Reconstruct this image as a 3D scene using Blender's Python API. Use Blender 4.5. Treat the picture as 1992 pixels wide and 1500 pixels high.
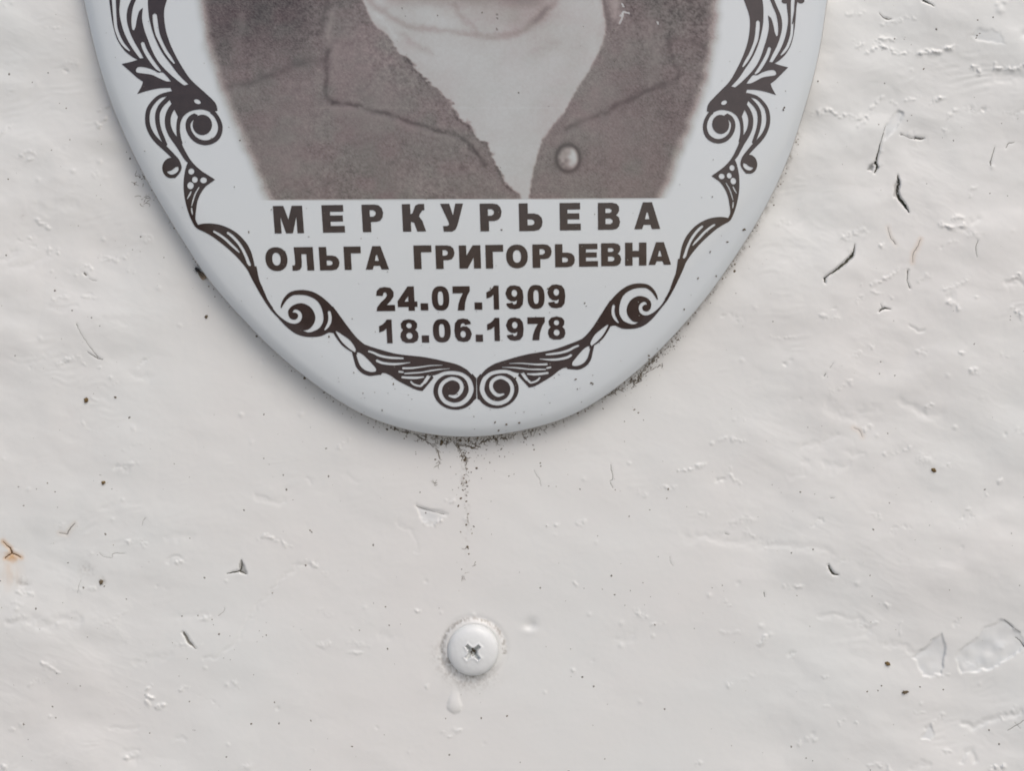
import bpy, math, random
import numpy as np
from mathutils import Vector
from mathutils.geometry import delaunay_2d_cdt

random.seed(11)
RNG = np.random.default_rng(11)
scene = bpy.context.scene
for o in list(bpy.data.objects):
    bpy.data.objects.remove(o)

# ------------------------------------------------------------------ camera, sky, sun, exposure
# One unit of the working grid is 0.085 mm on the wall; the wall stands in the XZ plane, facing -Y.
S = 0.000085
DP = 1850.0                       # camera distance from the wall in those units (about 157 mm)
cam_d = bpy.data.cameras.new("camera")
cam = bpy.data.objects.new("camera", cam_d)
scene.collection.objects.link(cam)
cam.location = (0, -DP * S, 0)
cam.rotation_euler = (math.radians(90), 0, 0)
cam_d.sensor_fit = 'HORIZONTAL'
cam_d.angle = 2 * math.atan(996 / DP)
cam_d.clip_start = 0.005
cam_d.clip_end = 50
scene.camera = cam

SUN_EL, SUN_AZ = math.radians(50), math.radians(150)
world = bpy.data.worlds.new("World")
scene.world = world
world.use_nodes = True
wn = world.node_tree.nodes
wn.clear()
sky = wn.new('ShaderNodeTexSky')
sky.sky_type = 'NISHITA'
sky.sun_disc = False
sky.sun_elevation = SUN_EL
sky.sun_rotation = SUN_AZ
sky.air_density = 0.9
sky.dust_density = 4.6
sky.ozone_density = 1.0
bg = wn.new('ShaderNodeBackground')
bg.inputs[1].default_value = 0.15
wo = wn.new('ShaderNodeOutputWorld')
world.node_tree.links.new(sky.outputs[0], bg.inputs[0])
world.node_tree.links.new(bg.outputs[0], wo.inputs[0])

sun_d = bpy.data.lights.new("sun", 'SUN')
sun_d.energy = 1.0
sun_d.angle = math.radians(45)
sun_d.color = (0.985, 0.99, 1.0)
sun = bpy.data.objects.new("sun", sun_d)
scene.collection.objects.link(sun)
sdir = Vector((math.sin(SUN_AZ) * math.cos(SUN_EL), math.cos(SUN_AZ) * math.cos(SUN_EL), math.sin(SUN_EL)))
sun.rotation_euler = sdir.to_track_quat('Z', 'Y').to_euler()
sun.location = sdir * 2

scene.view_settings.view_transform = 'Standard'
scene.view_settings.look = 'None'
scene.view_settings.gamma = 1
scene.cycles.filter_width = 1.8
scene.view_settings.exposure = -0.20

# ------------------------------------------------------------------ small helpers
def W(px, py, h):
    """grid position seen at (px, py), lying h units in front of the wall -> metres"""
    px, py, h = np.broadcast_arrays(np.asarray(px, float), np.asarray(py, float), np.asarray(h, float))
    k = (DP - h) / DP
    return np.stack([(px - 996) * S * k, -h * S, (750 - py) * S * k], axis=-1)

def new_mesh(name, verts, faces, smooth=True):
    """faces: int array (n,3) or (n,4)"""
    me = bpy.data.meshes.new(name)
    verts = np.ascontiguousarray(verts, dtype=np.float32)
    faces = np.ascontiguousarray(faces, dtype=np.int32)
    n, k = faces.shape
    me.vertices.add(len(verts))
    me.vertices.foreach_set('co', verts.ravel())
    me.loops.add(n * k)
    me.loops.foreach_set('vertex_index', faces.ravel())
    me.polygons.add(n)
    me.polygons.foreach_set('loop_start', np.arange(0, n * k, k, dtype=np.int32))
    me.polygons.foreach_set('loop_total', np.full(n, k, dtype=np.int32))
    me.polygons.foreach_set('use_smooth', np.full(n, smooth, dtype=bool))
    me.update(calc_edges=True)
    return me

def color_attr(me, name, rgb):
    a = me.color_attributes.new(name, 'FLOAT_COLOR', 'POINT')
    c = np.ones((len(rgb), 4), np.float32)
    c[:, :3] = rgb
    a.data.foreach_set('color', c.ravel())

def add_obj(name, me, mat, parent=None):
    ob = bpy.data.objects.new(name, me)
    scene.collection.objects.link(ob)
    if mat is not None:
        me.materials.append(mat)
    if parent is not None:
        ob.parent = parent
        ob.matrix_parent_inverse = parent.matrix_world.inverted()
    return ob

def tag(ob, label=None, cat=None, group=None, kind=None):
    if label: ob['label'] = label
    if cat: ob['category'] = cat
    if group: ob['group'] = group
    if kind: ob['kind'] = kind
    return ob

_lat = np.random.default_rng(5).random((8, 256, 256))
def vnoise(x, y, seed=0):
    L = _lat[seed % 8]
    x = x + seed * 37.31; y = y + seed * 11.73
    xi = np.floor(x).astype(int); yi = np.floor(y).astype(int)
    fx = x - xi; fy = y - yi
    fx = fx * fx * fx * (fx * (fx * 6 - 15) + 10); fy = fy * fy * fy * (fy * (fy * 6 - 15) + 10)
    x0 = xi & 255; x1 = (xi + 1) & 255; y0 = yi & 255; y1 = (yi + 1) & 255
    return ((L[y0, x0] * (1 - fx) + L[y0, x1] * fx) * (1 - fy) + (L[y1, x0] * (1 - fx) + L[y1, x1] * fx) * fy) * 2 - 1

def fbm(x, y, seed, octs=4, gain=0.5):
    t = 0; a = 1.0
    for i in range(octs):
        t = t + a * vnoise(x * 2 ** i, y * 2 ** i, seed + i * 3)
        a *= gain
    return t

def sstep(a, b, x):
    t = np.clip((x - a) / (b - a), 0, 1)
    return t * t * (3 - 2 * t)

def seg_dist(px, py, pts, widths=None):
    """distance from points to a polyline; with widths also the interpolated width at the nearest place"""
    pts = np.asarray(pts, float)
    best = np.full(px.shape, 1e9); bw = np.zeros(px.shape)
    if len(pts) == 1:
        best = np.hypot(px - pts[0, 0], py - pts[0, 1])
        return best, np.full(px.shape, 1.0 if widths is None else widths[0])
    for i in range(len(pts) - 1):
        ax, ay = pts[i]; dx, dy = pts[i + 1] - pts[i]
        t = np.clip(((px - ax) * dx + (py - ay) * dy) / max(dx * dx + dy * dy, 1e-9), 0, 1)
        d = np.hypot(px - ax - t * dx, py - ay - t * dy)
        m = d < best
        best = np.where(m, d, best)
        if widths is not None:
            bw = np.where(m, widths[i] + t * (widths[i + 1] - widths[i]), bw)
    return best, bw

def in_poly(px, py, poly):
    poly = np.asarray(poly, float)
    ins = np.zeros(px.shape, bool)
    x0, y0 = poly[-1]
    for x1, y1 in poly:
        c = (y0 > py) != (y1 > py)
        if y1 != y0:
            ins ^= c & (px < (x1 - x0) * (py - y0) / (y1 - y0) + x0)
        x0, y0 = x1, y1
    return ins

def catmull(pts, n=6, closed=False):
    """spline through points; a point with a third value is a corner"""
    P = [np.array(p[:2], float) for p in pts]
    C = [len(p) > 2 for p in pts]
    m = len(P); out = []
    for i in range(m if closed else m - 1):
        p1, p2 = P[i], P[(i + 1) % m]
        p0 = P[i - 1] if (closed or i > 0) else 2 * p1 - p2
        p3 = P[(i + 2) % m] if (closed or i + 2 < m) else 2 * p2 - p1
        t1 = (p2 - p0) / 2; t2 = (p3 - p1) / 2
        if C[i]: t1 = (p2 - p1)
        if C[(i + 1) % m]: t2 = (p2 - p1)
        L = np.linalg.norm(p2 - p1)
        for t in (t1, t2):
            l = np.linalg.norm(t)
            if l > 1.6 * L: t *= 1.6 * L / l
        for k in range(n):
            s = k / n
            out.append((2*s**3-3*s*s+1)*p1 + (s**3-2*s*s+s)*t1 + (-2*s**3+3*s*s)*p2 + (s**3-s*s)*t2)
    if not closed: out.append(P[-1])
    return np.array(out)

def stroke(pts, widths, n=5):
    """tapered stroke -> closed polygon with rounded ends"""
    q = catmull([(x, y, ) for x, y in pts], n)
    w = np.interp(np.linspace(0, len(widths) - 1, len(q)), np.arange(len(widths)), widths) / 2
    t = np.gradient(q, axis=0); t /= np.linalg.norm(t, axis=1)[:, None] + 1e-9
    nrm = np.stack([-t[:, 1], t[:, 0]], 1)
    a = q + nrm * w[:, None]; b = q - nrm * w[:, None]
    e1 = q[-1] + t[-1] * w[-1] * 0.8; e0 = q[0] - t[0] * w[0] * 0.8
    return np.vstack([a, [e1], b[::-1], [e0]])

def ellipse(cx, cy, rx, ry, rot=0, n=22, p=2.0):
    a = np.linspace(0, 2 * np.pi, n, endpoint=False)
    c, s = np.cos(a), np.sin(a)
    x = rx * np.sign(c) * np.abs(c) ** (2 / p); y = ry * np.sign(s) * np.abs(s) ** (2 / p)
    r = math.radians(rot)
    return np.stack([cx + x * math.cos(r) - y * math.sin(r), cy + x * math.sin(r) + y * math.cos(r)], 1)

# ------------------------------------------------------------------ materials
def mat_base(name):
    m = bpy.data.materials.new(name)
    m.use_nodes = True
    nt = m.node_tree
    return m, nt, nt.nodes['Principled BSDF']

def simple_mat(name, col, rough, var=0.0, nscale=900.0, spec=0.5):
    m, nt, b = mat_base(name)
    b.inputs['Roughness'].default_value = rough
    b.inputs['Specular IOR Level'].default_value = spec
    if var:
        tc = nt.nodes.new('ShaderNodeTexCoord'); nz = nt.nodes.new('ShaderNodeTexNoise')
        nz.inputs['Scale'].default_value = nscale; nz.inputs['Detail'].default_value = 4
        nt.links.new(tc.outputs['Object'], nz.inputs['Vector'])
        mx = nt.nodes.new('ShaderNodeMix'); mx.data_type = 'RGBA'
        mx.inputs[6].default_value = (*[c * (1 - var) for c in col], 1)
        mx.inputs[7].default_value = (*[min(1, c * (1 + var)) for c in col], 1)
        nt.links.new(nz.outputs[0], mx.inputs[0])
        nt.links.new(mx.outputs[2], b.inputs['Base Color'])
    else:
        b.inputs['Base Color'].default_value = (*col, 1)
    return m

ENAMEL = (0.606, 0.646, 0.658)
INK = (0.036, 0.025, 0.023)

def enamel_nodes(nt, b):
    """glossy vitreous enamel, shared by plate and printed picture"""
    b.inputs['Roughness'].default_value = 0.07
    b.inputs['IOR'].default_value = 1.55
    tc = nt.nodes.new('ShaderNodeTexCoord')
    nz = nt.nodes.new('ShaderNodeTexNoise'); nz.inputs['Scale'].default_value = 60; nz.inputs['Detail'].default_value = 3
    nt.links.new(tc.outputs['Object'], nz.inputs['Vector'])
    bp = nt.nodes.new('ShaderNodeBump'); bp.inputs['Strength'].default_value = 0.05; bp.inputs['Distance'].default_value = 0.0004
    nt.links.new(nz.outputs[0], bp.inputs['Height'])
    nt.links.new(bp.outputs[0], b.inputs['Normal'])
    return tc

m_enamel, nt, b = mat_base("white_enamel")
tc = enamel_nodes(nt, b)
nz = nt.nodes.new('ShaderNodeTexNoise'); nz.inputs['Scale'].default_value = 45; nz.inputs['Detail'].default_value = 5
nt.links.new(tc.outputs['Object'], nz.inputs['Vector'])
mx = nt.nodes.new('ShaderNodeMix'); mx.data_type = 'RGBA'
mx.inputs[6].default_value = (*[c * 0.985 for c in ENAMEL], 1)
mx.inputs[7].default_value = (*[c * 1.015 for c in ENAMEL], 1)
nt.links.new(nz.outputs[0], mx.inputs[0]); nt.links.new(mx.outputs[2], b.inputs['Base Color'])

m_ink, nt, b = mat_base("brown_black_print")
tc = enamel_nodes(nt, b)
nz = nt.nodes.new('ShaderNodeTexNoise'); nz.inputs['Scale'].default_value = 700; nz.inputs['Detail'].default_value = 3
nt.links.new(tc.outputs['Object'], nz.inputs['Vector'])
mx = nt.nodes.new('ShaderNodeMix'); mx.data_type = 'RGBA'
mx.inputs[6].default_value = (INK[0] * .75, INK[1] * .75, INK[2] * .75, 1)
mx.inputs[7].default_value = (INK[0] * 1.5, INK[1] * 1.5, INK[2] * 1.5, 1)
nt.links.new(nz.outputs[0], mx.inputs[0]); nt.links.new(mx.outputs[2], b.inputs['Base Color'])

m_grey_ink = simple_mat("half_tone_print", (0.24, 0.20, 0.195), 0.18, 0.2, 900)

m_photo, nt, b = mat_base("printed_photograph")
enamel_nodes(nt, b)
at = nt.nodes.new('ShaderNodeAttribute'); at.attribute_name = 'print'
nt.links.new(at.outputs['Color'], b.inputs['Base Color'])

m_rim = simple_mat("rim_enamel", (0.33, 0.32, 0.30), 0.35, 0.3, 300)

m_wall, nt, b = mat_base("white_wall_paint")
b.inputs['Roughness'].default_value = 0.34
b.inputs['Specular IOR Level'].default_value = 0.4
tc = nt.nodes.new('ShaderNodeTexCoord')
at = nt.nodes.new('ShaderNodeAttribute'); at.attribute_name = 'paint'
n1 = nt.nodes.new('ShaderNodeTexNoise'); n1.inputs['Scale'].default_value = 26; n1.inputs['Detail'].default_value = 4
nt.links.new(tc.outputs['Object'], n1.inputs['Vector'])
rmp = nt.nodes.new('ShaderNodeValToRGB')
rmp.color_ramp.elements[0].position = 0.35; rmp.color_ramp.elements[0].color = (0.982, 0.994, 0.992, 1)
rmp.color_ramp.elements[1].position = 0.65; rmp.color_ramp.elements[1].color = (1.0, 0.986, 0.978, 1)
nt.links.new(n1.outputs[0], rmp.inputs[0])
mul = nt.nodes.new('ShaderNodeMix'); mul.data_type = 'RGBA'; mul.blend_type = 'MULTIPLY'; mul.inputs[0].default_value = 1
nt.links.new(at.outputs['Color'], mul.inputs[6]); nt.links.new(rmp.outputs[0], mul.inputs[7])
nt.links.new(mul.outputs[2], b.inputs['Base Color'])
n2 = nt.nodes.new('ShaderNodeTexNoise'); n2.inputs['Scale'].default_value = 900; n2.inputs['Detail'].default_value = 6
nt.links.new(tc.outputs['Object'], n2.inputs['Vector'])
bp = nt.nodes.new('ShaderNodeBump'); bp.inputs['Strength'].default_value = 0.16; bp.inputs['Distance'].default_value = 0.0001
nt.links.new(n2.outputs[0], bp.inputs['Height']); nt.links.new(bp.outputs[0], b.inputs['Normal'])

m_screw = simple_mat("white_painted_steel", (0.70, 0.72, 0.712), 0.34, 0.03, 300)
m_dirt = simple_mat("dark_grime", (0.135, 0.108, 0.072), 0.9, 0.5, 1500, 0.1)
m_speck = simple_mat("grey_specks", (0.21, 0.20, 0.175), 0.9, 0.4, 1500, 0.1)
m_brown = simple_mat("brown_crumb", (0.17, 0.115, 0.05), 0.85, 0.6, 2500, 0.2)
m_black = simple_mat("black_chitin", (0.006, 0.005, 0.004), 0.3, 0.3, 4000)
m_wing = simple_mat("tan_wing", (0.36, 0.28, 0.19), 0.45, 0.2, 3000)
m_vein = simple_mat("brown_vein", (0.05, 0.036, 0.024), 0.5, 0.3, 3000)

# ------------------------------------------------------------------ plaque outline and dome
_half = [(92,-541),(107,-300),(129,-150),(164,0),(180,75),(200,150),(227,225),(261,300),(303,379),(377,500),
 (413,552),(480,627),(552,698),(660,780),(740,820),(826,842.5),(905,849.5),(982,843),(1080,820),(1147,789),
 (1226,732),(1296,667),(1372,580),(1421,511),(1480,418),(1530,315),(1560,225),(1582,150),(1598,75),(1608,0),
 (1633,-150),(1651,-300)]
PC = np.array([876.0, -541.0])
_full = _half + [tuple(2 * PC - np.array(p)) for p in _half]
_c = catmull(_full, 24, True)
_l = np.r_[0, np.cumsum(np.linalg.norm(np.diff(np.vstack([_c, _c[:1]]), axis=0), axis=1))]
NO = 900
_u = np.linspace(0, _l[-1], NO, endpoint=False)
_cc = np.vstack([_c, _c[:1]])
OUT = np.stack([np.interp(_u, _l, _cc[:, 0]), np.interp(_u, _l, _cc[:, 1])], 1)
_k = np.exp(-0.5 * (np.arange(-12, 13) / 4.0) ** 2); _k /= _k.sum()
_pad = np.vstack([OUT[-12:], OUT, OUT[:12]])
OUT = np.stack([np.convolve(_pad[:, i], _k, 'valid') for i in (0, 1)], 1)
OUT += np.array([0, 1.0])
RIM_H = 37.0

def inset(px, py):
    px = np.asarray(px, float).ravel(); py = np.asarray(py, float).ravel()
    A = OUT; B = np.roll(OUT, -1, 0); D = B - A; L2 = (D ** 2).sum(1)
    r = np.empty(len(px))
    for i in range(0, len(px), 4000):
        x = px[i:i + 4000, None]; y = py[i:i + 4000, None]
        t = np.clip(((x - A[:, 0]) * D[:, 0] + (y - A[:, 1]) * D[:, 1]) / L2, 0, 1)
        r[i:i + 4000] = np.sqrt((((x - A[:, 0] - t * D[:, 0]) ** 2 + (y - A[:, 1] - t * D[:, 1]) ** 2)).min(1))
    return r

def dome(px, py, d=None):
    """height of the enamel face: flat steel pressed to a shallow dome, edge turned back"""
    px = np.asarray(px, float).ravel(); py = np.asarray(py, float).ravel()
    if d is None: d = inset(px, py)
    e = np.clip(d / 72.0, 0, 1)
    q = ((px - 876 - .022 * (py + 541)) / 800.0) ** 2 + ((py + 541) / 1400.0) ** 2
    return RIM_H - 6 * np.clip(1 - d / 20.0, 0, 1) ** 2 + 10 * (1 - (1 - e) ** 2.6) + 34 * np.clip(1 - q, 0, 1)

def on_plaque(px, py, lift):
    return W(px, py, dome(px, py) + lift)

# ------------------------------------------------------------------ wall
# fine grid where the picture looks, coarser further out
gx = np.r_[np.arange(-900, -48, 14), np.arange(-48, 2041, 2.0), np.arange(2054, 2900, 14)]
gy = np.r_[np.arange(-860, -42, 14), np.arange(-42, 1543, 2.0), np.arange(1556, 2360, 14)]
GX0, GX1, GY0, GY1 = gx[0], gx[-1], gy[0], gy[-1]
X, Y = np.meshgrid(gx, gy)
H = np.zeros_like(X); DK = np.zeros_like(X); RUST = np.zeros_like(X)
NX, NY = len(gx), len(gy)

def window(pts, m):
    p = np.asarray(pts, float)
    i0, i1 = np.searchsorted(gx, [p[:, 0].min() - m, p[:, 0].max() + m])
    j0, j1 = np.searchsorted(gy, [p[:, 1].min() - m, p[:, 1].max() + m])
    return (slice(j0, j1), slice(i0, i1))

JX = vnoise(X / 9, Y / 9, 1) * 1.6 + vnoise(X / 25, Y / 25, 3) * 2.5
JY = vnoise(X / 9, Y / 9, 2) * 1.6 + vnoise(X / 25, Y / 25, 4) * 2.5

REL = 0.36
def ridge(pts, amp, w, wob=1.0, broken=0.0):
    s = window(pts, 4 * w + 8)
    d, _ = seg_dist(X[s] + JX[s] * wob, Y[s] + JY[s] * wob, pts)
    g = np.exp(-0.5 * (d / w) ** 2)
    if broken:
        g = g * np.clip(0.45 + broken * (1.1 * vnoise(X[s] / 8, Y[s] / 8, 6) + .8 * vnoise(X[s] / 3.6, Y[s] / 3.6, 2)), 0, 1.7)
    H[s] += amp * REL * g

def bump(x, y, amp, r, ry=None):
    ry = ry or r
    s = window([(x, y)], 4 * max(r, ry))
    q = ((X[s] + JX[s] * .5 - x) / r) ** 2 + ((Y[s] + JY[s] * .5 - y) / ry) ** 2
    H[s] += amp * REL * np.exp(-0.5 * q)

CRACKS = []
def crack(pts, widths, dark=1.0, depth=10.0, tint=0.0):
    CRACKS.append((pts, widths, dark, tint))
    s = window(pts, 16)
    d, w = seg_dist(X[s], Y[s], pts, widths)
    w = np.maximum(w, 0.4) / 2
    H[s] -= .5 * depth * (1 - sstep(w * 0.75, w + 2.0, d)) * np.clip(w / 2.5, .06, 1.2)
    # one lip of the crack stands a little proud
    H[s] += .5 * np.exp(-0.5 * ((d - w - 5) / 5) ** 2) * np.clip(w / 2, 0, 1) * (vnoise(X[s] / 30, Y[s] / 30, 4) > 0)
    if tint:
        RUST[s] = np.maximum(RUST[s], tint * np.exp(-0.5 * (d / 4) ** 2))

OLD = np.zeros_like(X)
def peel(poly, depth, soft=4.0, dark=0.0):
    p = np.asarray(poly, float)
    s = window(p, 30)
    x = X[s] + JX[s] * 1.5; y = Y[s] + JY[s] * 1.5
    d, _ = seg_dist(x, y, np.vstack([p, p[:1]]))
    d = np.where(in_poly(x, y, p), d, -d)
    H[s] -= depth * .78 * sstep(-soft * .4, soft * .8, d) * (.75 + .5 * vnoise(X[s] / 22, Y[s] / 22, 5))
    if dark:
        DK[s] = np.maximum(DK[s], dark * sstep(-1, 2.5, d))
    else:
        OLD[s] = np.maximum(OLD[s], sstep(-2, 5, d) * (.7 + .4 * vnoise(X[s] / 14, Y[s] / 14, 3)))

def step(pts, height, w=6.0, side=1, reach=60):
    """a soft edge of an older paint layer: rises on one side and runs out again"""
    p = np.asarray(pts, float)
    s = window(p, reach + 10)
    x = X[s] + JX[s]; y = Y[s] + JY[s]
    d, _ = seg_dist(x, y, p)
    dirv = p[-1] - p[0]
    sg = np.sign((x - p[0, 0]) * dirv[1] - (y - p[0, 1]) * dirv[0]) * side
    sd = d * np.where(sg == 0, 1, sg)
    H[s] += height * np.where(sd > 0, np.exp(-(sd / reach) * 2.2), np.exp(-0.5 * (sd / w) ** 2))

# large, slow unevenness of the wall
H += -0.000003 * (X - 1500) ** 2 * (X < 1500)
rough_zone = np.clip(sstep(430, 60, X) * 1.0 + sstep(1330, 1650, X) * 1.0 + 0.42, 0, 1.15)
calm = 1 - 0.5 * np.exp(-0.5 * (((X - 1150) / 260) ** 2 + ((Y - 1350) / 220) ** 2))
rough_zone *= calm
tx = X * 0.985 + Y * 0.17; ty = Y * 0.985 - X * 0.17
H += rough_zone * (5.0 * fbm(tx / 260, ty / 150, 0, 2, .4) + 0.75 * fbm(tx / 70, ty / 52, 1, 3, .42))
# rolled brush wrinkles
wr = 1 - np.abs(fbm((X + .45 * Y) / 60, (Y - .45 * X) / 17, 2, 3, .5))
H += rough_zone * 0.16 * np.clip(wr - .5, 0, 1) * np.clip(vnoise(X / 120, Y / 80, 3) + .2, 0, 1) * 2
H += (.35 + .65 * rough_zone) * 1.5 * np.clip(fbm(tx / 95, ty / 70, 6, 2, .4), -.5, .9)
H += 0.06 * fbm(X / 11, Y / 10, 4, 2)
patch = np.clip(vnoise(X / 160, Y / 110, 5), 0, 1)
H += rough_zone * patch * 0.34 * np.sin((Y * .95 + X * .22 + 14 * vnoise(X / 45, Y / 45, 6)) / 2.4) * np.clip(vnoise(X / 30, Y / 22, 7), 0, 1)

for a in [([(1664,84),(1668,92),(1675,82)],4,3),([(1710,72),(1725,75),(1740,77),(1752,72)],5,3),([(1705,80),(1712,86)],6,4),
          ([(1685,100),(1715,90),(1732,98),(1762,104)],5.5,3),([(1785,105),(1810,102),(1827,100),(1855,90)],7,3.6),
          ([(1580,220),(1600,217),(1617,212),(1635,225),(1655,225),(1685,227)],4.5,3),([(1685,224),(1700,206),(1716,188)],3,3),
          ([(1765,195),(1788,190)],3.5,2.6),([(1812,197),(1830,190)],8,3),([(1836,249),(1840,253)],7,3.6),([(1735,200),(1752,206)],2.5,2.4),
          ([(1935,132),(1975,135),(1992,127)],6,3.2),([(1940,148),(1965,152),(1995,150)],-6,6),([(1895,130),(1905,142)],7,3.6),
          ([(1715,48),(1760,36),(1782,35)],3,3),([(1650,30),(1678,25)],2.5,3),([(1780,255),(1770,262)],2,4),
          ([(1830,437),(1862,442),(1875,435)],7,3.4),([(1872,442),(1888,430),(1900,428)],-5,5),([(1885,453),(1900,455)],5,6),
          ([(1678,556),(1712,547),(1737,532),(1750,518)],4,2.8),([(1835,560),(1862,552),(1880,543)],3,3),
          ([(1850,573),(1852,580)],-7,5),([(1848,588),(1862,600)],6,3.5),([(1772,640),(1785,645),(1796,641)],-6,3),([(1788,682),(1796,684)],5,6),
          ([(1867,686),(1872,686)],8,3.6),([(1885,722),(1900,723)],5,4),([(1960,556),(1975,550),(1990,548)],-7,4),([(1972,540),(1982,532)],5,3),
          ([(1968,598),(1980,606),(1992,618)],6,3),([(1640,461),(1680,450)],6,6),([(1712,475),(1714,478)],6,3.5),([(1671,586),(1676,580)],4,3),
          ([(1505,653),(1545,656)],2.5,2.5),([(1805,793),(1812,788)],6,3),([(1792,890),(1806,894)],5,7),([(1720,882),(1733,884),(1772,871)],3,2.4),
          ([(1945,938),(1950,935)],5,2.8),([(1916,965),(1910,972)],5,2.6),([(1882,991),(1886,990)],4.5,2.4),
          ([(1750,781),(1770,788),(1793,798)],-6,6),([(1800,806),(1830,814)],-5,9),([(1612,790),(1630,798)],-6,8),([(1635,815),(1665,813)],-4.5,6),
          ([(1675,802),(1710,794)],-4.5,7),([(1560,868),(1590,865),(1630,849)],-4,5),([(1650,885),(1675,882)],-3.5,5),([(1560,900),(1575,908)],-4,5),
          ([(1600,905),(1622,912),(1645,902)],-4,5),([(1540,922),(1560,920)],-4,6),
          ([(1330,1043),(1400,1048),(1480,1060),(1575,1066),(1612,1078)],-5,7),([(1420,1020),(1460,1010)],4,6),([(1700,1006),(1708,1003)],3,3),
          ([(1380,865),(1410,855),(1450,856)],3.5,3),([(1322,917),(1336,913),(1365,905)],5,2.6),([(1420,900),(1422,922),(1440,945)],3.5,2.6),
          ([(1240,958),(1253,964),(1262,960)],2.6,2.2),([(1365,1002),(1370,1000)],3,3),([(1070,1024),(1082,1020)],4,2.6),([(1055,1026),(1062,1020)],2.6,2.2),
          ([(1240,1190),(1255,1200)],4,3.4),([(1268,1218),(1290,1213)],4,2.5),([(1200,1245),(1230,1238)],-3,6),([(1475,1255),(1490,1243)],5,4),
          ([(1415,1330),(1417,1334)],5,3),([(1115,1302),(1117,1305)],4,2.4),([(1118,1135),(1120,1138)],4,2.4),([(1410,1171),(1420,1176)],4,3),([(1360,1486),(1363,1489)],4,3.2),
          ([(193,216),(201,209),(213,208)],4.5,2.4),([(206,231),(200,236)],5,2.4),([(191,242),(196,242)],5,2.8),([(132,121),(145,123)],4,5),([(181,334),(189,338)],3,4),
          ([(71,424),(80,433),(93,443)],3,2.6),([(248,525),(260,529)],3.6,2),([(55,463),(70,462)],3,3),([(160,576),(176,580),(192,577)],2.4,2),
          ([(274,455),(284,460),(295,462)],2.4,2),([(272,462),(285,467),(296,468)],2.4,2),([(155,706),(170,710)],2.4,1.8),([(178,713),(198,715)],2.4,1.8),
          ([(0,505),(15,500),(30,492)],-4,4),([(70,402),(95,410),(110,398),(140,402)],-4,7),([(30,520),(60,515),(95,495)],-4,6),
          ([(100,600),(145,600)],-3,4),([(200,622),(250,620)],-3,6),([(255,728),(290,735)],-3.5,6),
          ([(17,1213),(50,1204),(75,1217),(95,1220),(113,1205),(150,1206)],-6,6),([(17,1203),(45,1198)],3,3),([(83,1289),(98,1296),(115,1309)],3.6,2),
          ([(250,1055),(262,1052),(285,1058)],4,4),([(335,1089),(348,1087)],-5,3.4),([(345,1095),(360,1092)],5,3),([(330,1040),(375,1044)],-3.5,6),
          ([(35,1155),(48,1157),(62,1157)],4.5,2.4),([(40,1137),(48,1140)],-5,6),([(168,1108),(175,1112)],-4.5,6),([(160,1143),(185,1144)],3.5,3),
          ([(287,1342),(293,1339)],6,2.4),([(286,1357),(292,1359)],7,2.4),([(297,1361),(300,1362)],7,2.4),([(284,1368),(291,1374)],7,2.6),([(304,1377),(308,1376)],5,2.4),([(312,1372),(318,1369)],5,2.2),
          ([(348,1348),(362,1338)],5,2.6),([(245,1472),(258,1471)],6,2.8),([(256,1482),(266,1482)],-5,5),([(240,1458),(270,1460)],-3,4),([(8,1492),(12,1490)],5,4),([(475,1493),(480,1492)],6,5),
          ([(190,1200),(250,1245)],2,6),([(265,1290),(330,1276)],-3,5),([(340,1205),(400,1195)],-2.5,5),([(215,1420),(265,1412)],-3,4),([(345,1432),(362,1436)],-3,4),
          ([(505,1048),(515,1041),(538,1048),(563,1065)],4.5,2.6),([(500,965),(515,972),(545,974)],-4,4),([(572,1098),(590,1101),(612,1101)],-4,3.6),([(612,1101),(633,1115)],2.5,2.6),
          ([(395,1282),(430,1272),(468,1240),(485,1205),(500,1178),(520,1160),(532,1145),(550,1127),(572,1105)],-3.4,2.8),([(596,1090),(615,1102)],3.4,2.6),
          ([(809,984),(834,994),(864,1001)],-6,3.2),([(862,1010),(846,1020),(816,1012)],4,3),([(870,975),(895,979)],3,3),([(775,1015),(800,1030),(808,1055),(806,1075)],-2.2,3),
          ([(600,930),(606,936)],-3,3),([(675,925),(700,936)],-2,4),([(620,1258),(640,1252)],3,4),([(680,1250),(715,1256)],3,5),([(675,1270),(700,1274)],3,2.6),([(740,1236),(760,1240)],-3,6),
          ([(626,1186),(640,1195)],2.5,3),([(808,1188),(812,1188)],4,3),([(828,1338),(830,1340)],4,2.6),([(862,1425),(880,1432),(896,1422)],3.5,2.2),([(608,1461),(612,1461)],4,2.4),([(794,1462),(797,1463)],4,2.4),
          ([(1525,1142),(1560,1142)],3.4,3),([(1725,1178),(1728,1180)],3.4,4),([(1785,1386),(1795,1385)],3,3),([(1600,1318),(1612,1316)],3,2),([(1605,1376),(1612,1377)],3,2),
          ([(1595,1201),(1625,1199),(1650,1211),(1675,1208),(1692,1232)],-4.5,4),([(1720,1254),(1738,1252),(1760,1257),(1785,1275)],-4.5,4.5),
          ([(1930,1496),(1950,1494)],7,4),([(1820,1463),(1850,1464)],3.5,3),([(1775,1495),(1790,1486),(1805,1490)],-4.5,4),([(1664,1406),(1668,1407)],3.4,3)]:
    ridge(a[0], a[1] * (.62 if a[1] < 0 else 1), a[2], 2.2 if a[1] < 0 else 1.2, broken=0 if a[1] < 0 else 1.0 if a[2] < 4.5 else .35)

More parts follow.
